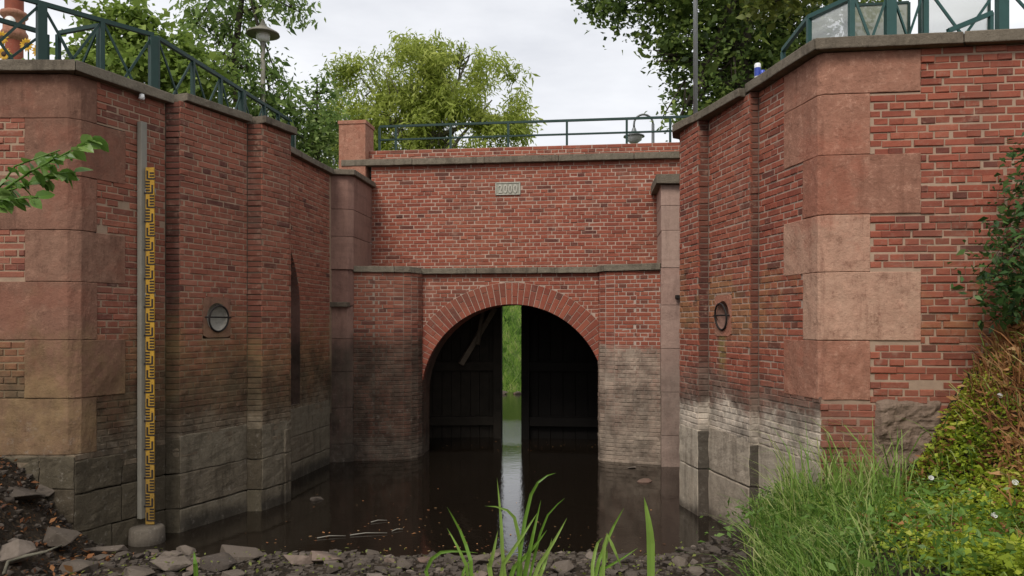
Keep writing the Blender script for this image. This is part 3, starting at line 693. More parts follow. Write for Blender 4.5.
pier([(2.40, 12.22), (2.95, 12.20), (3.1, 13.2), (2.52, 13.25)], [-.6, .5, 1.2, 1.9, 2.6, 3.2, 3.8, 4.2, 4.54], 'pier_r')
m = MB(); m.hexa([(x, y, z) for z in (2.70, 2.76) for x, y in ((2.62, 12.12), (2.78, 12.12), (2.78, 12.24), (2.62, 12.24))]); m.build('corbel', M['iron'], BR, bevel=.01)
coping(BR, [(2.50, 13.2), (2.40, 12.22), (3.0, 12.19)], 4.54, 4.70, .09, .4, 1.2)
# plaque: 2000 in relief
m = MB(); m.hexa([(*W2(PL[0]+s*PL[2], n), PL[1]+q*PL[3]) for q in (-1, 1) for s, n in ((-1, UN-.012), (1, UN-.012), (1, UN+.05), (-1, UN+.05))])
pq = m.build('plaque', M['plaque'], BR, bevel=.004)
m = MB()
for s, q, a, b in ((0, 1, PL[2], .010), (0, -1, PL[2], .010), (1, 0, .010, PL[3]), (-1, 0, .010, PL[3])):
    c = (PL[0]+s*(PL[2]-.012), PL[1]+q*(PL[3]-.012)); m.hexa([(*W2(c[0]+u*(a-.002), n), c[1]+v*(b-.002)) for v in (-1, 1) for u, n in ((-1, UN-.022), (1, UN-.022), (1, UN-.010), (-1, UN-.010))])
m.build('border', M['plaque_hi'], pq)
for i, ch in enumerate('2000'):
    cu = bpy.data.curves.new('digit', 'FONT'); cu.body = ch; cu.size = .205; cu.extrude = .006; cu.offset = .006; cu.align_x = 'CENTER'
    to = bpy.data.objects.new('digit_tmp', cu); COL.objects.link(to); dg = bpy.context.evaluated_depsgraph_get()
    me = bpy.data.meshes.new_from_object(to.evaluated_get(dg)); bpy.data.objects.remove(to)
    me.materials.clear(); me.materials.append(M['plaque_hi']); o = bpy.data.objects.new('digit', me); COL.objects.link(o); o.parent = pq
    o.matrix_basis = Matrix.Translation((PL[0]-.132+.088*i, UN-.018, PL[1]-.072)) @ Matrix.Rotation(R(90), 4, 'X') @ Matrix.Diagonal((.68, 1, 1, 1))

# ---------------------------------------------------------------- sluice gates
def gate(t0, t1, n0, n1, label, mats, brace):
    g = thing('sluice_gate', label, 'gate', (*W2((t0+t1)/2, (n0+n1)/2), -.3), TH, 'gate leaves under the arch')
    n = 9
    for i in range(n):
        a, b = i/n, (i+1)/n; ta, tb = t0+(t1-t0)*a+.004, t0+(t1-t0)*b-.004; na, nb = n0+(n1-n0)*a, n0+(n1-n0)*b
        m = MB(); e = random.uniform(-.006, .006); m.hexa([(*W2(t, q+e), z) for z in (-.28, 3.2) for t, q in ((ta, na), (tb, nb), (tb, nb+.06), (ta, na+.06))], random.random())
        m.build('plank', M[mats[0]], g, bevel=.004)
    m = MB(); m.hexa([(*W2(t, q), z) for z in (-.27, 3.19) for t, q in ((t0+.01, n0+.066), (t1-.01, n1+.066), (t1-.01, n1+.09), (t0+.01, n0+.09))]); m.build('backing', M[mats[0]], g)
    for z in (.35, 1.45, 2.55):
        m = MB(); m.hexa([(*W2(t, q), z+dz) for dz in (-.09, .09) for t, q in ((t0, n0-.14), (t1, n1-.14), (t1, n1-.008), (t0, n0-.008))]); m.build('cross_beam', M[mats[1]], g, bevel=.008)
    for t, q in ((t0, n0), (t1, n1)):
        m = MB(); m.box((*W2(t, q-.07), 1.45), .16, .22, 3.46, TH); m.build('gate_post', M[mats[1]], g, bevel=.01)
    if brace:
        m = MB(); m.bar((*W2(t1-.05, n1-.2), 2.62), (*W2(t0+1.0, n0-.2), 1.5), .13, .10); m.build('brace', M['wood2'], g, bevel=.006)
        m = MB(); m.bar((*W2(t1-.25, n1-.21), 2.75), (*W2(t0+1.35, n0-.21), 1.9), .07, .06); m.build('brace', M['wood2'], g, bevel=.006)
gate(-2.25, -.56, 2.0, 2.3, 'half-open gate leaf with worn diagonal brace left of the gap', ('wood3', 'wood3'), True)
gate(.01, 2.25, 2.25, 2.25, 'black tarred gate leaf right of the bright gap under the arch', ('wood', 'wood'), False)

# ---------------------------------------------------------------- railings
def railing(name, label, pts, zb, h, posts, mat, brace=True, rails=(1.0, .12), pw=.05, rw_=.05, group=None, thick=()):
    """pts: plan points of the posts in order"""
    o = thing(name, label, 'railing', (*pts[0], zb), 0, group)
    for i, p in enumerate(pts):
        w = pw*(1.9 if i in thick else 1); m = MB(); m.box((*p, zb+h/2-.01), w, w, h-.02, math.atan2(pts[-1][1]-pts[0][1], pts[-1][0]-pts[0][0])); m.build('post', M[mat], o, bevel=.004)
    for r in rails:
        for i in range(len(pts)-1):
            m = MB(); m.bar((*pts[i], zb+h*r), (*pts[i+1], zb+h*r), rw_, rw_*(1.0 if r == 1 else .7)); m.build('rail', M[mat], o)
    if brace:
        for i in range(len(pts)-1):
            for a, b in ((rails[1], 1), (1, rails[1])):
                m = MB(); m.bar((*pts[i], zb+h*a), (*pts[i+1], zb+h*b), .018, .028); m.build('cross_brace', M[mat], o)
    return o
def along(a, b, fr): return [(a[0]+(b[0]-a[0])*f, a[1]+(b[1]-a[1])*f) for f in fr]
a0, a1, a2 = (-6.45, 7.45), (-4.54, 9.62), (-3.98, 13.7)
pA = along(a0, a1, (.0, .28, .565, .79, 1.0))
railing('railing', 'dark green cross-braced railing along the flared edge above the gauge', pA, ZG, 1.25, None, 'green', thick=(2, 4))
pB = along(a1, a2, (.02, .22, .40, .56, .74, .87, 1.0)); railing('railing', 'dark green cross-braced railing running back along the quay to the bridge', pB, ZG, 1.25, None, 'green', thick=(3, 6))
railing('handrail', 'pale slender handrail at the far end of the green railing', [(-3.97, 13.9), (-3.90, 15.1), (-3.82, 16.3)], ZG, 1.12, None, 'galv', brace=False, rails=(1.0,), pw=.035, rw_=.03)
railing('gate_railing', 'dark green railing gate with cross braces near the sunflowers', [(-7.0, 7.9), (-6.35, 8.65), (-5.80, 9.42)], ZG, 1.2, None, 'green', thick=(2,))
railing('gate_railing', 'short green rail panel meeting the flared railing at a post', [(-5.66, 9.48), (-5.02, 9.24)], ZG, 1.22, None, 'green', rw_=.045)
tb = [-3.05, -2.7, -1.55, -.36, .83, 2.02, 2.87, 3.6]
railing('bridge_railing', 'dark green two-bar railing across the top of the bridge', [W2(t, 2.3) for t in tb], 5.33, 1.06, None, 'green', brace=False, rails=(1.0, .74, .45, .15), pw=.045, rw_=.045)
# right quay railing with glass
rr = [(3.62, 10.15), (3.54, 9.06), (3.80, 8.52)]
railing('railing', 'teal railing panel on the right wall by the drink can', rr, ZG, 1.25, None, 'teal', brace=False)
pR = [(3.80, 8.50), (4.19, 8.42), (4.56, 8.38), (5.35, 8.30), (6.3, 8.2)]
railing('railing', 'teal cross-braced railing with posts above the sandstone corner', pR, ZG, 1.32, None, 'teal', thick=(1, 3), pw=.055)
def pane(a, b, z0, z1, mat, label):
    g = thing('glass_screen', label, 'glass screen', (*a, ZG)); m = MB(); d = (Vector(b)-Vector(a)).normalized(); n = Vector((-d.y, d.x))*.006
    m.prism([(a[0]-n.x, a[1]-n.y), (b[0]-n.x, b[1]-n.y), (b[0]+n.x, b[1]+n.y), (a[0]+n.x, a[1]+n.y)], z0, z1); m.build('pane', M[mat], g)
    m = MB(); m.bar((*a, z1), (*b, z1), .03); m.bar((*a, ZG), (*a, z1), .03); m.bar((*b, ZG), (*b, z1), .03); m.build('frame', M['green'], g)
pane((3.62, 9.30), (3.88, 8.72), ZG+.02, 6.0, 'glass', 'clear glass pane behind the slanting end of the teal railing')
pane((3.95, 8.80), (4.55, 8.72), ZG+.02, 5.98, 'glass2', 'olive reflection-tinted glass pane behind the teal cross braces')
pane((4.68, 8.72), (5.42, 8.64), ZG+.02, 6.1, 'glass', 'clear glass pane at the right behind the teal railing')
g = thing('stair_rail', 'slanting teal stair handrail in front of the glass panes', 'handrail', (4.6, 8.3, ZG)); m = MB()
m.bar(px(948, 31, 8.2), px(992, 13, 8.2), .05); m.build('rail', M['teal'], g)
m = MB(); m.bar(px(949, 31, 8.2), (px(949, 31, 8.2).x, 8.2, ZG), .04); m.build('post', M['teal'], g)
m = MB(); m.bar(px(991, 13, 8.2), (px(991, 13, 8.2).x, 8.2, ZG), .04); m.build('post', M['teal'], g)
# red end pillar of the bridge parapet
pl = thing('end_pillar', 'square red sandstone pillar at the left end of the bridge railing', 'pillar', (*px(356.5, 160, 14.0).xy, ZG))
c = px(356.5, 160, 14.0); m = MB(); m.box((c.x, 14.0, 5.37), .50, .5, 1.1, TH); m.build('shaft', M['quoin_r'], pl, bevel=.012)
m = MB(); m.box((c.x, 14.0, 5.95), .53, .53, .07, TH); m.build('cap', M['quoin_r'], pl, bevel=.012)

# ---------------------------------------------------------------- staff gauge
gx, gy = -3.93, 8.03; dn = Vector((.922, -.387, 0))
sg = thing('staff_gauge', 'yellow staff gauge with black scale marks on a grey post', 'gauge', (gx+.08, gy-.04, .17))
wd = Vector((Vector(D1)-Vector(LC)).normalized().to_tuple()+(0,)); c0 = Vector((gx, gy, 0))+dn*.03
m = MB(); m.box((c0.x, c0.y, 2.33), .075, .06, 4.18, math.atan2(wd.y, wd.x)); m.build('channel_post', M['gpost'], sg, bevel=.006)
s0 = c0+Vector((.088, -.005, 0)); m = MB(); m.box((s0.x, s0.y, 2.06), .09, .018, 3.76, 0); sf = m.build('scale_board', M['yellow'], sg, bevel=.002)
m = MB(); z = .22
k = 0
while z < 3.9:
    side = -1 if (k//5) % 2 else 1
    m.box((s0.x+side*.022, s0.y-.0115, z), .045 if k % 5 else .08, .003, .016); z += .03; k += 1
    if k % 5 in (1, 2, 3): m.box((s0.x-side*.026, s0.y-.0115, z-.02), .018, .003, .03)
m.build('scale_marks', M['black'], sf)
for zb in (1.3, 2.6, 3.7):
    m = MB(); m.box((s0.x-.05, s0.y+.008, zb), .2, .012, .04); m.build('bracket', M['galv'], sg)
gb = thing('gauge_base', 'round concrete footing under the yellow staff gauge', 'footing', (s0.x-.02, s0.y-.02, -.3))
m = MB(); m.lathe((s0.x-.02, s0.y-.03, 0), [(0, .17), (.15, .17), (.172, .15), (.18, .0), (.185, -.35), (0, -.35)][::-1], 24); m.build('footing', M['concrete'], gb)
fx = thing('wall_lamp', 'small white wall fitting at the top of the grey gauge post', 'fitting', (gx+.05, gy-.03, 4.62))
m = MB(); m.lathe((c0.x+.01, c0.y-.03, 4.68), [(0, .03), (.025, .025), (.03, -.02), (.015, -.035), (0, -.035)][::-1], 14); m.build('body', M['white'], fx)
m = MB(); m.tube([(c0.x+.01, c0.y-.02, 4.68), (c0.x-.06, c0.y+.06, 4.70)], .015); m.build('arm', M['iron'], fx)

# ---------------------------------------------------------------- lamps, pole, can, turret
def lamp(base, htop, reach, label, col, bell):
    o = thing('street_lamp', label, 'lamp', base)
    b = Vector(base); m = MB(); m.tube([b, b+Vector((0, 0, 1)), b+Vector((0, 0, htop))], [.06, .045, .04], 10); m.build('pole', M[col], o)
    if bell:
        r = reach/2; p = [b+Vector((-r+r*math.cos(a), 0, htop+r*math.sin(a)*1.0)) for a in np.linspace(0, math.pi, 12)]; m = MB(); m.tube(p+[p[-1]+Vector((0, 0, -.1))], .028, 8); m.build('hook', M[col], o)
        h = p[-1]+Vector((0, 0, -.1)); m = MB(); m.lathe(h, [(.04, 0), (.07, -.08), (.10, -.15), (.27, -.21), (.28, -.24), (.22, -.24)], 20); m.build('shade', M[col], o)
        m = MB(); m.lathe(h, [(.22, -.23), (.20, -.33), (.10, -.40), (.01, -.42)], 18); m.build('glass', M['white'], o)
    else:
        h = b+Vector((0, 0, htop)); m = MB(); m.lathe(h, [(.02, .30), (.05, .22), (.08, .17), (.29, .05), (.30, .02), (.14, .03)], 20); m.build('shade', M[col], o)
        m = MB(); m.lathe(h, [(.13, .05), (.12, -.06), (.06, -.11), (.03, -.11)], 16); m.build('glass', M['white'], o)
lq = px(653, 125, 20); lamp((lq.x, 20, 4.8), px(653, 124, 20).z-4.8, .50, 'grey gooseneck street lamp behind the bridge railing', 'galv', True)
lq = px(263, 28, 13.9); lamp((lq.x, 13.9, ZG), px(263, 36, 13.9).z-ZG, 0, 'street lamp with flat conical hood among the left trees', 'gpost', False)
po = thing('mast', 'thin grey mast rising behind the right wall coping', 'mast', (2.80, 11.6, ZG)); m = MB(); m.tube([(2.80, 11.6, ZG), (2.80, 11.6, 8.5), (2.80, 11.6, 12)], [.035, .033, .03], 10); m.build('tube', M['galv'], po)
m = MB(); m.tube([(2.80, 11.6, ZG), (2.80, 11.6, 4.95)], .06, 12); m.build('collar', M['galv'], po)
cp = px(752, 62, 8.2); cn = thing('drink_can', 'blue and white drink can standing on the right coping', 'can', (2.66, 7.95, 4.925))
cc = (2.585, 8.0, 4.865)
cn.location = cc; cn.matrix_basis = Matrix.Translation(cc)
m = MB(); m.lathe(cc, [(0, 0), (.026, .001), (.033, .012), (.033, .155), (.026, .168), (0, .166)], 20); cb = m.build('shell', M['white'], cn)
m = MB(); m.lathe(cc, [(.0335, .03), (.0335, .12)], 20); m.build('print', M['blue'], cb)
for i, x in enumerate((758, 764)):
    c2 = (2.575+.05*(i+1), 7.97-.12*i, 4.865); cn = thing('drink_can', ('small blue can right beside the white topped one on the coping', 'crumpled blue can farthest from the mast on the right coping')[i], 'can', c2)
    m = MB(); m.lathe(c2, [(0, 0), (.026, .001), (.032, .012), (.030, .075-.02*i), (.024, .085-.02*i), (0, .085-.02*i)], 16); m.build('shell', M['blue'], cn)
tw = thing('brick_turret', 'slender red brick turret with pale band behind the left railing', 'tower', (-26.2, 40, 3.6))
b = (-26.2, 40, 0); m = MB(); m.lathe(b, [(.6, 3.6), (.5, 12), (.42, 16.6), (.42, 17.6)], 12); m.build('shaft', M['brick_c'], tw)
m = MB(); m.lathe(b, [(.42, 17.2), (.62, 17.4), (.64, 17.6), (.52, 17.8), (.5, 18.4), (.64, 18.5), (.64, 18.7), (.45, 18.8)], 12); m.build('cornice', M['quoin_r'], tw)
m = MB(); m.lathe(b, [(.44, 18.75), (.42, 22), (0, 25)], 12); m.build('upper_shaft', M['brick_c'], tw)
m = MB(); m.lathe((-26.1, 39.5, 18.1), [(0, .02), (.24, .02), (.25, -.1)], 18, axis=(.3, -1, 0)); m.build('clock_face', M['white'], tw)

# ---------------------------------------------------------------- foliage
def leaves(C, size, rngs, aspect=.5, droop=0.0, up=.35, tone=None, spread=.35, sizevar=.35):
    """C: (n,3) leaf bases > (n,4,3) quads, tones"""
    n = len(C); d = rng.normal(size=(n, 3)); d[:, 2] = d[:, 2]*.6-droop; d /= np.linalg.norm(d, axis=1)[:, None]
    nn = rng.normal(size=(n, 3)); nn[:, 2] += up*3; s = np.cross(d, nn); s /= np.linalg.norm(s, axis=1)[:, None]+1e-9; nn = np.cross(s, d)
    L_ = size*np.exp(rng.normal(0, sizevar, n)); L_ = L_[:, None]
    w = L_*aspect*.5; fold = L_*.10
    V = np.stack([C, C+d*L_*.45+s*w+nn*fold, C+d*L_, C+d*L_*.45-s*w+nn*fold], 1)
    return V
def clump_points(clumps, n, sub=26, tight=.16, shell=.62):
    vol = np.array([c[3]*c[4]*c[5] for c in clumps])**.72; vol /= vol.sum(); P = []; T = []
    for c, f in zip(clumps, vol):
        m_ = int(n*f); k = max(4, int(sub*(c[3]*c[4]*c[5])**.5))
        u = rng.normal(size=(k, 3)); u /= np.linalg.norm(u, axis=1)[:, None]; r = shell+(1-shell)*rng.random(k)**.6
        sc = np.array(c[:3])+u*r[:, None]*np.array(c[3:6]); w = rng.gamma(2., 1., k); w /= w.sum()
        i = rng.choice(k, m_, p=w); rad = tight*(c[3]*c[4]*c[5])**(1/3)+.08
        P.append(sc[i]+rng.normal(size=(m_, 3))*rad*np.array([1, 1, .8])); T.append(np.clip(rng.normal(.45, .2, m_)+rng.normal(0, .14, k)[i], 0, 1))
    return np.concatenate(P), np.concatenate(T)
def tree(name, label, cat, base, trunk, r0, clumps, n, size, mat, bark, aspect=.5, droop=0., group=None, limbs=True, sub=26, tight=.16, wands=None, up=.35):
    o = thing(name, label, cat, base, 0, group); m = MB(); pts = [Vector(base)+Vector(p) for p in trunk]
    pts[0].z -= .2; m.tube(pts, [r0*(1-.72*i/(len(pts)-1)) for i in range(len(pts))], 10); tr = m.build('trunk', M[bark], o)
    if limbs:
        m = MB()
        for c in clumps:
            e = Vector(c[:3]); f = random.uniform(.35, .95); i = f*(len(pts)-1); a = pts[int(i)].lerp(pts[min(int(i)+1, len(pts)-1)], i-int(i))
            mid = a.lerp(e, .5)+Vector((random.uniform(-.2, .2), random.uniform(-.2, .2), random.uniform(.05, .35)))*(e-a).length*.3
            m.tube([a, mid, e], [r0*.36, r0*.22, r0*.08], 6)
            for _ in range(5):
                q = e+Vector((random.uniform(-1, 1)*c[3], random.uniform(-1, 1)*c[4], random.uniform(-.8, .9)*c[5]))*.8; m.tube([mid.lerp(e, random.uniform(.3, 1)), mid.lerp(q, .6)+Vector((0, 0, .1)), q], [r0*.12, r0*.08, r0*.03], 5)
        m.build('limbs', M[bark], o)
    P, T = clump_points(clumps, n, sub, tight)
    if wands:                                                # hanging wands of a willow
        k = len(P)//wands; sel = rng.permutation(len(P))[:k]; P = np.repeat(P[sel], wands, 0); T = np.repeat(T[sel], wands); s = np.tile(np.arange(wands), k)
        P = P+rng.normal(size=P.shape)*.05; P[:, 2] -= s*.13; sway = np.repeat(rng.normal(size=(k, 2))*.04, wands, 0); P[:, :2] += sway*s[:, None]
    fast_mesh('crown', leaves(P, size, rng, aspect, droop, up), 4, T, M[mat], o)
    return o
# willow far behind the bridge
D = 36.0; S = D/F
def cl(x, y, rx, ry, d, dy=None): p = px(x, y, d); s = d/F; return (p.x, p.y, p.z, rx*s, (dy or rx*s), ry*s)
wl = [cl(365, 95, 34, 38, D), cl(345, 128, 26, 30, D), cl(410, 72, 40, 36, D), cl(400, 120, 45, 40, D+1), cl(450, 78, 40, 42, D), cl(455, 130, 45, 40, D), cl(492, 100, 34, 42, D), cl(508, 128, 26, 24, D), cl(430, 55, 22, 18, D), cl(395, 160, 55, 30, D+1), cl(340, 155, 30, 30, D), cl(470, 55, 16, 14, D)]
wb = px(425, 250, D); tree('willow_tree', 'yellow-green willow crown standing behind the bridge railing', 'tree', (wb.x, D, 3.3), [(0, 0, 0), (.2, .1, 2.2), (-.3, 0, 4.2), (.1, 0, 6.5), (0, .1, 9.0)], .42, wl, 40000, .25, 'lf_willow', 'bark2', .26, .9, sub=12, tight=.13, wands=4)
# big dark tree on the right
D = 16.5
dk = [cl(640, 8, 48, 26, D), cl(690, -10, 60, 50, D), cl(700, 45, 40, 40, D), cl(705, 92, 34, 26, D), cl(745, 20, 50, 50, D+.5), cl(745, 75, 45, 45, D+.8), cl(780, 60, 40, 45, D+1), cl(800, 10, 45, 40, D+.6), cl(680, 118, 22, 12, D-.3), cl(612, -8, 30, 22, D), cl(720, -70, 110, 60, D), cl(815, 75, 35, 40, D+1.2), cl(725, 120, 40, 25, D+.8), cl(668, 55, 18, 16, D-.3), cl(600, -55, 45, 35, D), cl(850, -40, 60, 60, D+1)]
tbp = px(742, 60, D+.3); tree('broadleaf_tree', 'large dark green tree with thick trunk behind the right wall', 'tree', (tbp.x, D+.3, 4.7), [(0, 0, 0), (.05, 0, 1.8), (-.05, .1, 3.4), (.1, 0, 5.2), (0, 0, 7.5)], .42, dk, 34000, .12, 'lf_dark', 'bark', .62, .25, sub=60, tight=.15)
ok = [cl(775, 2, 26, 13, 11.5), cl(805, -4, 22, 16, 11.5), cl(760, -14, 24, 12, 11.5), cl(800, -45, 60, 30, 11.5)]
tree('oak_sapling', 'light yellow-green leaf spray at the top edge right of the dark tree', 'tree', (px(850, 0, 11.8).x, 11.8, 4.8), [(0, 0, 0), (0, 0, 1.8), (-.1, 0, 3.2), (-.4, -.1, 4.6), (-.8, -.2, 5.6)], .09, ok, 1500, .115, 'lf_oak', 'bark', .6, .2, sub=60, tight=.14)
# left: vine, drooping cherry, shrubs
D = 13.0
vn = [cl(120, 35, 30, 22, D), cl(155, 55, 34, 28, D), cl(95, 62, 26, 20, D), cl(195, 75, 28, 26, D), cl(72, 70, 18, 14, D), cl(140, 85, 45, 18, D), cl(135, 20, 18, 12, D)]
tree('vine_bush', 'bright green vine bush climbing behind the left railing', 'bush', (px(130, 100, D).x, D, 4.8), [(0, 0, 0), (.1, 0, .8), (-.1, 0, 1.6), (0, 0, 2.4)], .05, vn, 8500, .10, 'lf_bright', 'bark', .75, .3, sub=60, tight=.2)
D = 14.2
ch = [cl(225, 10, 38, 22, D), cl(270, 5, 34, 14, D), cl(215, 50, 34, 30, D), cl(248, 75, 34, 28, D), cl(235, 105, 45, 28, D), cl(285, 100, 24, 18, D), cl(275, 128, 35, 22, D), cl(190, 35, 14, 22, D), cl(250, -25, 60, 20, D), cl(205, 85, 28, 26, D), cl(300, 12, 12, 8, D)]
tree('cherry_tree', 'tall drooping-leaved tree around the left street lamp', 'tree', (px(238, 100, D).x, D, 4.8), [(0, 0, 0), (.05, 0, 1.2), (-.08, 0, 2.4), (.1, 0, 3.8), (0, 0, 4.6)], .10, ch, 6000, .13, 'lf_mid', 'bark', .36, .9, sub=60, tight=.17)
D = 14.6
sh = [cl(315, 115, 20, 28, D), cl(322, 90, 12, 12, D), cl(330, 135, 18, 22, D), cl(300, 140, 20, 22, D), cl(318, 155, 26, 12, D)]
tree('garden_shrub', 'dark garden shrub squeezed between left railing and red pillar', 'shrub', (px(317, 160, D).x, D, 4.8), [(0, 0, 0), (.03, 0, .7), (0, 0, 1.4), (0, 0, 2.2)], .05, sh, 2600, .10, 'lf_mid', 'bark', .45, .5, sub=90, tight=.2)
# evergreen shrub on the far right of the bank
D = 6.25
sb = [cl(1035, 240, 34, 30, D, .2), cl(1012, 265, 26, 26, D, .15), cl(995, 278, 16, 10, D-.1, .1), cl(1046, 185, 16, 40, D, .15), cl(1050, 290, 40, 40, D, .2), cl(1012, 300, 16, 14, D, .1), cl(1036, 150, 10, 16, D, .1)]
tree('elder_shrub', 'dark green shrub hanging over the bank at the right edge', 'shrub', (px(1060, 330, D).x, D, 1.9), [(0, 0, 0), (-.02, 0, .4), (-.1, 0, .8), (-.1, 0, 1.4), (-.15, 0, 1.8)], .03, sb, 2100, .065, 'lf_shrub', 'bark', .5, .3, sub=160, tight=.2)

# leafy branch reaching in at the left
D = 3.1
lbz = bank_z(-3.0, 3.1)
bo = thing('leafy_branch', 'leafy green twig reaching into the picture from the left edge', 'branch', (-3.0, D, lbz))
tips = [[px(-60, 260, D), px(-20, 205, D), px(30, 172, D), px(68, 152, D), px(95, 136, D)], [px(-20, 205, D), px(20, 186, D+.05), px(50, 174, D+.05), px(76, 172, D+.03)], [px(-40, 230, D-.05), px(0, 200, D-.05), px(38, 197, D-.06)], [px(-10, 200, D+.1), px(15, 166, D+.1), px(60, 150, D+.1)]]
m = MB(); m.tube([Vector((-3.0, D, lbz-.05)), Vector((-2.75, D, 1.6))]+tips[0], [.016, .013, .009, .007, .005, .003, .0015], 6)
for t in tips[1:]: m.tube(t, [.005, .004, .003, .002][:len(t)], 5)
m.build('stem', M['lf_branch'], bo); lc = {}
for t in tips:
    for i in range(len(t)-1):
        if t[i].x < -2.45: continue
        for k in range(10):
            p = t[i].lerp(t[i+1], k/10); key = random.randrange(14)
            if key not in lc:
                b = MB(); Lf = random.uniform(.055, .085); w = Lf*.31; tn = random.uniform(.1, 1); cu = random.uniform(.1, .3)
                xs = [(0, 0), (.25, .8), (.55, 1), (.8, .6), (1, 0)]; top = []; bot = []; mid = []
                for f, h in xs: mid.append((f*Lf, 0, -cu*f*f*Lf)); top.append((f*Lf, h*w, -cu*f*f*Lf+.25*h*w)); bot.append((f*Lf, -h*w, -cu*f*f*Lf+.25*h*w))
                for j in range(4): b.face([mid[j], mid[j+1], top[j+1], top[j]], tn, True); b.face([mid[j], bot[j], bot[j+1], mid[j+1]], tn, True)
                q = b.build('leaf', M['lf_branch']); q.parent = bo; lc[key] = q.data
            else: q = bpy.data.objects.new('leaf', lc[key]); COL.objects.link(q); q.parent = bo
            rz = random.choice((-1, 1))*random.uniform(.3, 1.2)+.35; q.matrix_basis = Matrix.Translation(p-Vector((-3.0, D, lbz))) @ Matrix.Rotation(rz, 4, 'Z') @ Matrix.Rotation(random.uniform(-.5, .9), 4, 'Y') @ Matrix.Rotation(random.uniform(-1.3, 1.3), 4, 'X')

# ---------------------------------------------------------------- blades, weeds, reeds
def blade(pts, w, n=7):
    """a curved ribbon through control points"""
    pts = [Vector(p) for p in pts]; out = []
    for i in range(n+1):
        f = i/n*(len(pts)-1); k = min(int(f), len(pts)-2); g = f-k
        p0 = pts[max(k-1, 0)]; p1 = pts[k]; p2 = pts[k+1]; p3 = pts[min(k+2, len(pts)-1)]
        out.append(.5*((2*p1)+(p2-p0)*g+(2*p0-5*p1+4*p2-p3)*g*g+(3*p1-p0-3*p2+p3)*g**3))
    L_ = []; R_ = []
    for i, p in enumerate(out):
        d = (out[min(i+1, n)]-out[max(i-1, 0)]).normalized(); s = d.cross(Vector((.15, -1, .1))).normalized(); ww = w/2*min(1, 1.05*(1-(i/n)**2.5)+.02)*min(1, .6+i/n)
        L_.append(p-s*ww); R_.append(p+s*ww)
    return L_, R_, out
def reed_clump(label, base, blades, d, group='reeds at the water edge'):
    bz = bank_z(px(base, 576, d).x, d); bx = px(base, 576, d).x
    o = thing('reed_clump', label, 'reeds', (bx, d, bz), 0, group)
    for (ctrl, wpx) in blades:
        w = wpx*d/F; root = Vector((bx+(ctrl[0][0]-base)*.35*d/F, d+random.uniform(-.08, .08), bz-.03))
        pts = [root]+[px(x, y, d+random.uniform(-.05, .05)) for x, y in ctrl]; L_, R_, C_ = blade(pts, w); b = MB(); tn = random.uniform(.2, .95)
        for i in range(len(L_)-1):
            off = Vector((0, -.12*w, 0)); b.face([L_[i], C_[i]-off, C_[i+1]-off, L_[i+1]], tn, True); b.face([C_[i]-off, R_[i], R_[i+1], C_[i+1]-off], tn, True)
        b.build('blade', M['reed'], o)
reed_clump('tall curved reed clump in front of the bright gap reflection', 515, [([(503, 560), (501, 520), (497, 478)], 4), ([(518, 570), (528, 505), (540, 480), (556, 473)], 4), ([(525, 575), (532, 540), (541, 500)], 5), ([(535, 574), (552, 545), (567, 518)], 4.5), ([(500, 575), (520, 540), (538, 512)], 4.5), ([(521, 575), (517, 525), (505, 509), (485, 506)], 4), ([(540, 576), (546, 560), (552, 538)], 4), ([(490, 575), (493, 555), (498, 530)], 5), ([(510, 576), (530, 552), (547, 530)], 5), ([(530, 576), (545, 520), (565, 498)], 3)], 5.2)
reed_clump('thin bent reed clump left of the gap reflection', 455, [([(426, 575), (436, 555), (455, 551), (478, 553)], 4), ([(472, 572), (462, 535), (447, 507)], 4), ([(468, 574), (458, 548), (447, 528)], 3.5), ([(462, 578), (466, 566), (470, 560)], 3)], 5.4)
reed_clump('small reed clump with drooping blades below the limed pier', 600, [([(595, 575), (612, 530), (624, 508)], 4), ([(592, 576), (597, 545), (603, 538)], 4), ([(605, 538), (615, 552), (622, 568)], 4), ([(600, 576), (606, 560), (607, 548)], 4), ([(598, 577), (620, 560), (638, 548)], 3)], 5.3)
reed_clump('single broad upright reed blade before the stony shore', 650, [([(651, 560), (649, 525), (644, 497)], 9)], 4.2)
reed_clump('short upright reed tip among the stones at lower left', 195, [([(196, 575), (195, 562), (194, 551)], 5)], 4.6)

def grass_field(n, xr, yr, hr, wr, dens, mat, name, label, cat, lean=(0, 0), tones=(.1, .8), z_add=0, splay=.7):
    V = []; T = []; tries = 0
    while len(T) < n*3 and tries < n*30:
        tries += 1; x = random.uniform(*xr); y = random.uniform(*yr)
        if random.random() > dens(x, y): continue
        p = Vector((x, y, bank_z(x, y)-.02+z_add)); h = random.uniform(*hr)*random.uniform(.6, 1.1); a = random.uniform(0, 6.283); s = splay*h*random.random()
        dx = math.cos(a)*s+lean[0]*h; dy = math.sin(a)*s+lean[1]*h; w = random.uniform(*wr)/2; t = random.uniform(*tones)
        sd_ = Vector((random.uniform(.6, 1), random.uniform(-.8, .8), 0)).normalized()*w
        q = [p, p+Vector((dx*.2, dy*.2, h*.45)), p+Vector((dx*.6, dy*.6, h*.78)), p+Vector((dx*1.15, dy*1.15, h*random.uniform(.7, 1.0)))]; ww = [.8, 1, .75, .06]
        for i in range(3):
            V.append([q[i]-sd_*ww[i], q[i]+sd_*ww[i], q[i+1]+sd_*ww[i+1], q[i+1]-sd_*ww[i+1]]); T.append(t)
    o = fast_mesh(name, np.array([[tuple(v) for v in f] for f in V]), 4, np.array(T), M[mat], None, 'stuff'); tag(o, label, cat); return o
def hit_wall(x, y):   # inside the right wall?
    return y > 6.78-(x-2.8)*.1228 and x > 2.72-(y-6.9)*.16
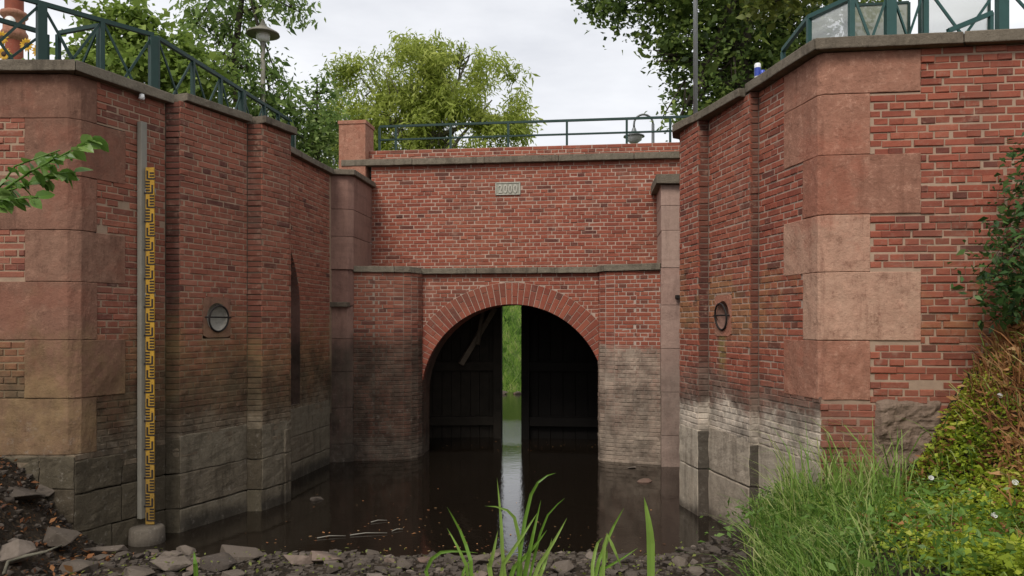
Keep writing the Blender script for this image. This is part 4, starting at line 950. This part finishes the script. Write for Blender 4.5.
gd = lambda x, y: 0 if hit_wall(x, y) else sst(x/y, .30, .36)*(1-sst(x/y, .42, .52)*.93)*(.35+.65*patch(x*1.3, y*1.3))
patch = lambda x, y: .5+.5*math.sin(x*3.1+1.2*math.sin(y*2.3))*math.sin(y*2.7+x)
grass_field(4200, (1.45, 4.2), (4.0, 7.9), (.15, .42), (.005, .012), gd, 'grass', 'grass', 'long green ribbon grass at the foot of the sandstone corner', 'grass', (-.22, -.15), (.0, 1.0), 0, 1.25)
grass_field(240, (1.9, 3.4), (5.9, 7.6), (.55, .85), (.006, .012), lambda x, y: 0 if hit_wall(x, y) or x/y < .36 or x/y > .52 else .8, 'grass', 'grass', 'tallest grass stems before the right wall corner', 'grass', (-.1, 0), (.3, 1))
grass_field(1700, (3.2, 4.9), (5.2, 6.6), (.12, .36), (.006, .014), lambda x, y: 0 if hit_wall(x, y) else sst(x+.35*(6.5-y), 3.8, 4.15)*(.3+.7*patch(x*2, y*2)), 'dead', 'dry_stalks', 'reddish-brown dry stalks heaped against the right wall', 'dry stalks', (-.25, -.2), (.2, 1), .02, 1.1)
# bindweed carpet, dead leaves
def carpet(n, xr, yr, dens, size, mat, name, label, cat, zr, tones, up=.8, aspect=.8):
    C = []
    while len(C) < n:
        x = random.uniform(*xr); y = random.uniform(*yr)
        if hit_wall(x, y+.02) or random.random() > dens(x, y): continue
        C.append((x, y, bank_z(x, y)+random.uniform(*zr)))
    C = np.array(C); t = np.clip(rng.normal(.45, .22, n)+.25*np.sin(C[:, 0]*5+C[:, 1]*4), 0, 1)*(tones[1]-tones[0])+tones[0]
    o = fast_mesh(name, leaves(C, size, rng, aspect, .1, up), 4, t, M[mat], None, 'stuff'); tag(o, label, cat); return o
patch = lambda x, y: .5+.5*math.sin(x*3.1+1.2*math.sin(y*2.3))*math.sin(y*2.7+x)
carpet(22000, (2.0, 5.2), (3.6, 6.8), lambda x, y: sst(x, 2.3, 3.0)*(.25+.75*patch(x, y))*(1-.9*sst(x+.35*(6.5-y), 3.8, 4.2)), .036, 'weed', 'bindweed_leaves', 'yellow-green bindweed leaves covering the right bank', 'bindweed', (0, .12), (0, .85))
carpet(2600, (1.6, 3.4), (4.0, 7.4), lambda x, y: sst(x, 1.7, 2.3), .05, 'lf_branch', 'herb_leaves', 'broad green herb leaves mixed into the bank grass', 'herbs', (.02, .3), (0, .8), .5, .4)
carpet(9000, (2.6, 5.2), (4.6, 6.75), lambda x, y: .3*(1-patch(x, y))+1.2*sst(x+.35*(6.5-y), 3.75, 4.1)+.7*sst(y, 6.2, 6.5)*sst(x, 3.2, 3.5), .055, 'dead', 'dead_leaves', 'rust brown dead leaves and stalks on the upper right bank', 'dead leaves', (0, .14), (0, 1), .2, .35)
carpet(700, (-5.2, -3.6), (5.8, 7.3), lambda x, y: 1, .045, 'dead', 'leaf_litter', 'brown leaf litter on the left bank below the dark wall', 'leaf litter', (0, .05), (0, .7), .6, .5)
carpet(420, (-3.6, 1.6), (5.8, 7.1), lambda x, y: 1, .03, 'oakleaf' if False else 'lf_oak', 'fallen_leaves', 'small yellow fallen leaves scattered between the shore stones', 'fallen leaves', (.05, .12), (.5, 1), .8, .6)
# white flowers
fc = None
for (x, y, d), lab in zip([(931, 446, 6.2), (994, 483, 5.2), (1015, 485, 5.3), (1000, 430, 6.0)], ['white bindweed flower highest on the green slope near the wall', 'left one of two white bindweed flowers low on the bank', 'white bindweed flower nearest the right edge of the bank', 'small white bindweed flower beside the dead brown leaves']):
    p = px(x, y, d); p.z = bank_z(p.x, p.y)+.15; f = thing('bindweed_flower', lab, 'flower', p)
    m = MB(); m.lathe(p, [(.003, -.025), (.006, -.01), (.019, .006), (.021, .007)], 12, .8, axis=(-.2, -.8, .6)); m.build('trumpet', M['petal_w'], f)
    m = MB(); m.tube([p-Vector((0, -.02, .02)), p-Vector((0, -.04, .15))], .002, 5); m.build('stalk', M['lf_shrub'], f)
# sunflowers
for (x, y), lab in zip([(2, 38), (4, 54), (27, 45), (39, 51)], ['sunflower half hidden at the upper left picture edge', 'pale sunflower lowest at the left picture edge', 'sunflower in front of the brick turret', 'sunflower nearest the thick green gate post']):
    d = 10.6; p = px(x, y, d); f = thing('sunflower', lab, 'sunflower', (p.x, d+.05, ZG), 0, 'sunflowers behind the left railing')
    m = MB(); m.tube([(p.x+.03, d+.06, ZG), (p.x-.02, d+.07, ZG+.5), (p.x, d+.03, p.z)], .010, 6); m.build('stem', M['lf_shrub'], f)
    m = MB(); m.lathe((p.x, d, p.z), [(0, .012), (.035, .010), (.042, -.01)], 14, axis=(.1, -1, .1)); m.build('seed_disc', M['seed'], f)
    for k in range(14):
        a = 2*math.pi*k/14+random.uniform(-.1, .1); r = Vector((math.cos(a), 0, math.sin(a))); s = Vector((-math.sin(a), 0, math.cos(a))); c = Vector((p.x, d-.004, p.z))
        m = MB(); m.face([c+r*.035-s*.012, c+r*.07-s*.016+Vector((0, -.008, 0)), c+r*.105, c+r*.07+s*.016+Vector((0, -.008, 0)), c+r*.035+s*.012], random.random()); m.build('petal', M['petal_y'], f)
    for s in (-1, 1):
        m = MB(); c = Vector((p.x, d+.05, p.z-.22)); m.face([c, c+Vector((s*.07, -.03, .05)), c+Vector((s*.17, -.02, -.02)), c+Vector((s*.08, 0, -.05))], .6); m.build('leaf', M['lf_mid'], f)

# ---------------------------------------------------------------- stones
rocks = []
for k in range(22):
    bm = bmesh.new()
    for _ in range(13):
        v = Vector((random.gauss(0, 1), random.gauss(0, 1), random.gauss(0, 1))).normalized()*random.uniform(.8, 1.05); bm.verts.new((v.x, v.y*.8, v.z*.55))
    r_ = bmesh.ops.convex_hull(bm, input=bm.verts); bmesh.ops.delete(bm, geom=[e for e in r_['geom_interior'] if isinstance(e, bmesh.types.BMVert)], context='VERTS')
    bmesh.ops.bevel(bm, geom=bm.edges[:], offset=.025, segments=1, affect='EDGES')
    me = bpy.data.meshes.new('rock'); bm.to_mesh(me); bm.free(); me.materials.append(M['rock'])
    a = me.attributes.new('tone', 'FLOAT', 'FACE'); rocks.append(me)
def rock(p, s, label, group=None, name='rock', sq=(1, 1, 1), rz=None, sink=.22):
    o = bpy.data.objects.new(name, random.choice(rocks)); COL.objects.link(o); tag(o, label, 'rock', group)
    o.matrix_basis = Matrix.Translation((p[0], p[1], p[2]+s*.55*sq[2]*(1-2*sink)+0)) @ Matrix.Rotation(rz if rz is not None else random.uniform(0, 6.28), 4, 'Z') @ Matrix.Rotation(random.uniform(-.25, .25), 4, 'X') @ Matrix.Diagonal((s*sq[0], s*sq[1], s*sq[2], 1)); return o
big = [(237, 553, 7.1, .26, (1.3, .7, .8), 'large pale slab-like rock at the shore left of centre'), (218, 565, 6.7, .2, (1.1, 1, .9), 'dark angular rock just below the large pale slab'), (297, 563, 6.9, .16, (1.2, .8, .8), 'rounded grey rock left one of the touching pair'), (326, 566, 6.9, .17, (1.2, .8, .9), 'rounded brown rock right one of the touching pair'), (105, 548, 7.2, .2, (1.2, .8, .8), 'pale flat rock leaning below the dark quoin wall'), (55, 540, 6.9, .24, (1.2, .9, .9), 'brown angular boulder on the left bank'), (25, 525, 7.0, .22, (1, 1, .9), 'dark boulder at the left edge under the leaf litter'), (10, 555, 6.3, .2, (1, 1, .9), 'boulder in the lower left picture corner'), (170, 566, 6.6, .2, (1.2, .9, .8), 'broad grey rock in front of the gauge footing'), (562, 566, 6.6, .13, (1, 1, .9), 'pale rock behind the tall reed clump'), (140, 572, 6.3, .16, (1, 1, .9), 'squat rock between gauge footing and lower edge'), (80, 562, 6.5, .19, (1.2, .8, .8), 'flat brown rock lower left beside the boulder')]
placed = []
for x, y, d, s, sq, lab in big:
    p = px(x, y, d); rock((p.x, d, bank_z(p.x, d)), s, lab, None, 'boulder', sq, random.uniform(-.5, .5), .2); placed.append((p.x, d, s))
n = 0
while n < 270:
    x = random.uniform(-4.9, 1.9); y = random.uniform(6.0, 7.75); s = .03+.12*random.random()**2.2
    if x > .2: s *= .75
    if y > 7.45 and random.random() < .6: continue
    if any((x-a)**2+(y-b)**2 < (.62*(s+c))**2 for a, b, c in placed): continue
    placed.append((x, y, s)); n += 1
    zone = ('broken stone on the stony shore below the gauge and left wall' if x < -2.2 else 'broken stone on the shore between the rounded rocks and the bent reeds' if x < -.4 else 'broken stone on the shore around the reed clumps') if s > .06 else 'small stone chip filling the stony foreground shore'
    rock((x, y, bank_z(x, y)), s, zone, 'shore stones', sq=(1, random.uniform(.7, 1), random.uniform(.6, 1)))
C = np.array([(x, y, bank_z(x, y)) for x, y in zip(rng.uniform(-4.8, 2.2, 3000), 6.0+1.75*rng.random(3000)**.8)])
b = MB()
for c in C:
    s = .010+.022*random.random()**2; v = [Vector((random.uniform(-1, 1), random.uniform(-1, 1), random.uniform(.3, 1)))*s for _ in range(4)]
    q = Vector(c); o8 = [q+Vector((sx*s*random.uniform(.6, 1.2), sy*s*random.uniform(.6, 1.2), sz*s*random.uniform(.5, 1))) for sz in (-.4, .8) for sx, sy in ((-1, -1), (1, -1), (1, 1), (-1, 1))]; b.hexa(o8, random.random())
tag(b.build('gravel', M['rock'], None, 'stuff'), 'fine gravel between the shore stones', 'gravel')
# things lying in the water
def afloat(x, y, s, sq, lab, mat='rock'):
    d = HC*F/(y-Y0); o = rock(((x-512)*d/F, d, 0), s, lab, None, 'stone_in_water', sq, .15, .25)
afloat(317, 500, .13, (1, .7, .45), 'flat pink stone standing out of the dark water on the left'); afloat(646, 482, .16, (1, .6, .45), 'flat grey stone in the water before the limed pier'); afloat(632, 468, .09, (1, .6, .4), 'small stone in the water close to the limed pier')
def twig(x0, x1, y, lab):
    d = HC*F/(y-Y0); o = thing('floating_twig', lab, 'twig', ((x0-512)*d/F, d, 0), 0); m = MB(); a = Vector(((x0-512)*d/F, d, .01)); e = Vector(((x1-512)*d/F, d+.08, .012)); m.tube([a, a.lerp(e, .4)+Vector((0, .03, .006)), e], [.006, .005, .003], 6); m.build('wood', M['gpost'], o)
twig(317, 344, 539, 'pale floating twig longest on the dark water'); twig(350, 386, 536, 'pale floating twig with a raised end near the shore'); twig(371, 386, 523, 'short pale twig drifting behind the longer ones'); twig(392, 402, 532, 'tiny pale twig right of the drifting row')
m = MB(); ro = thing('dry_root', 'bent root lying on the lower left stones', 'root', px(5, 570, 6.0)); m.tube([px(4, 574, 6.0), px(8, 562, 6.1), px(25, 556, 6.2), px(45, 552, 6.3), px(62, 545, 6.4)], [.016, .015, .013, .011, .006], 7); m.build('wood', M['bark2'], ro)
C = np.stack([rng.normal(-.6, 1.1, 150), 7.6+rng.gamma(1.4, .6, 150), np.full(150, .006)], 1); C = np.concatenate([C, np.stack([rng.normal(0, .8, 40), 14.3+rng.normal(0, .3, 40), np.full(40, .006)], 1)])
Cl = leaves(C, .03, rng, .5, 0, 6); Cl[:, :, 2] = .006+.2*np.abs(Cl[:, :, 2]-.006)
tag(fast_mesh('floating_leaves', Cl, 4, rng.random(190), M['dead'], None, 'stuff'), 'specks of floating leaves on the dark water', 'floating leaves')
# stones along the far waterline, tall grass on the far bank
for i in range(16):
    x = -2.2+.28*i+random.uniform(-.08, .08); y = 25.2+random.uniform(-.15, .15); rock((x, y, max(far_z(x, y), -.05)), random.uniform(.12, .2), 'grey stone at the far waterline seen through the gap', 'far waterline stones', sink=.2)
V = []; T = []
for _ in range(9000):
    x = random.uniform(-3.5, 3.5); y = random.uniform(25.3, 33); z = far_z(x, y); h = random.uniform(.06, .2)*(1+1.4*max(0, hnoise(x*2, y*1.7))); a = random.uniform(-.9, .9); w = random.uniform(.015, .03)
    V.append([(x-w, y, z-.03), (x+w, y, z-.03), (x+w*.4+a*h, y-.1*h, z+h), (x-w*.4+a*h, y-.1*h, z+h)]); T.append(random.random())
T = [min(1, max(0, .45+.45*hnoise(f[0][0]*2.3, f[0][1]*1.9)+random.uniform(-.25, .25))) for f in V]
tag(fast_mesh('meadow_grass', np.array(V), 4, np.array(T), M['grass'], None, 'stuff'), 'bright meadow grass on the far bank beyond the gates', 'grass')
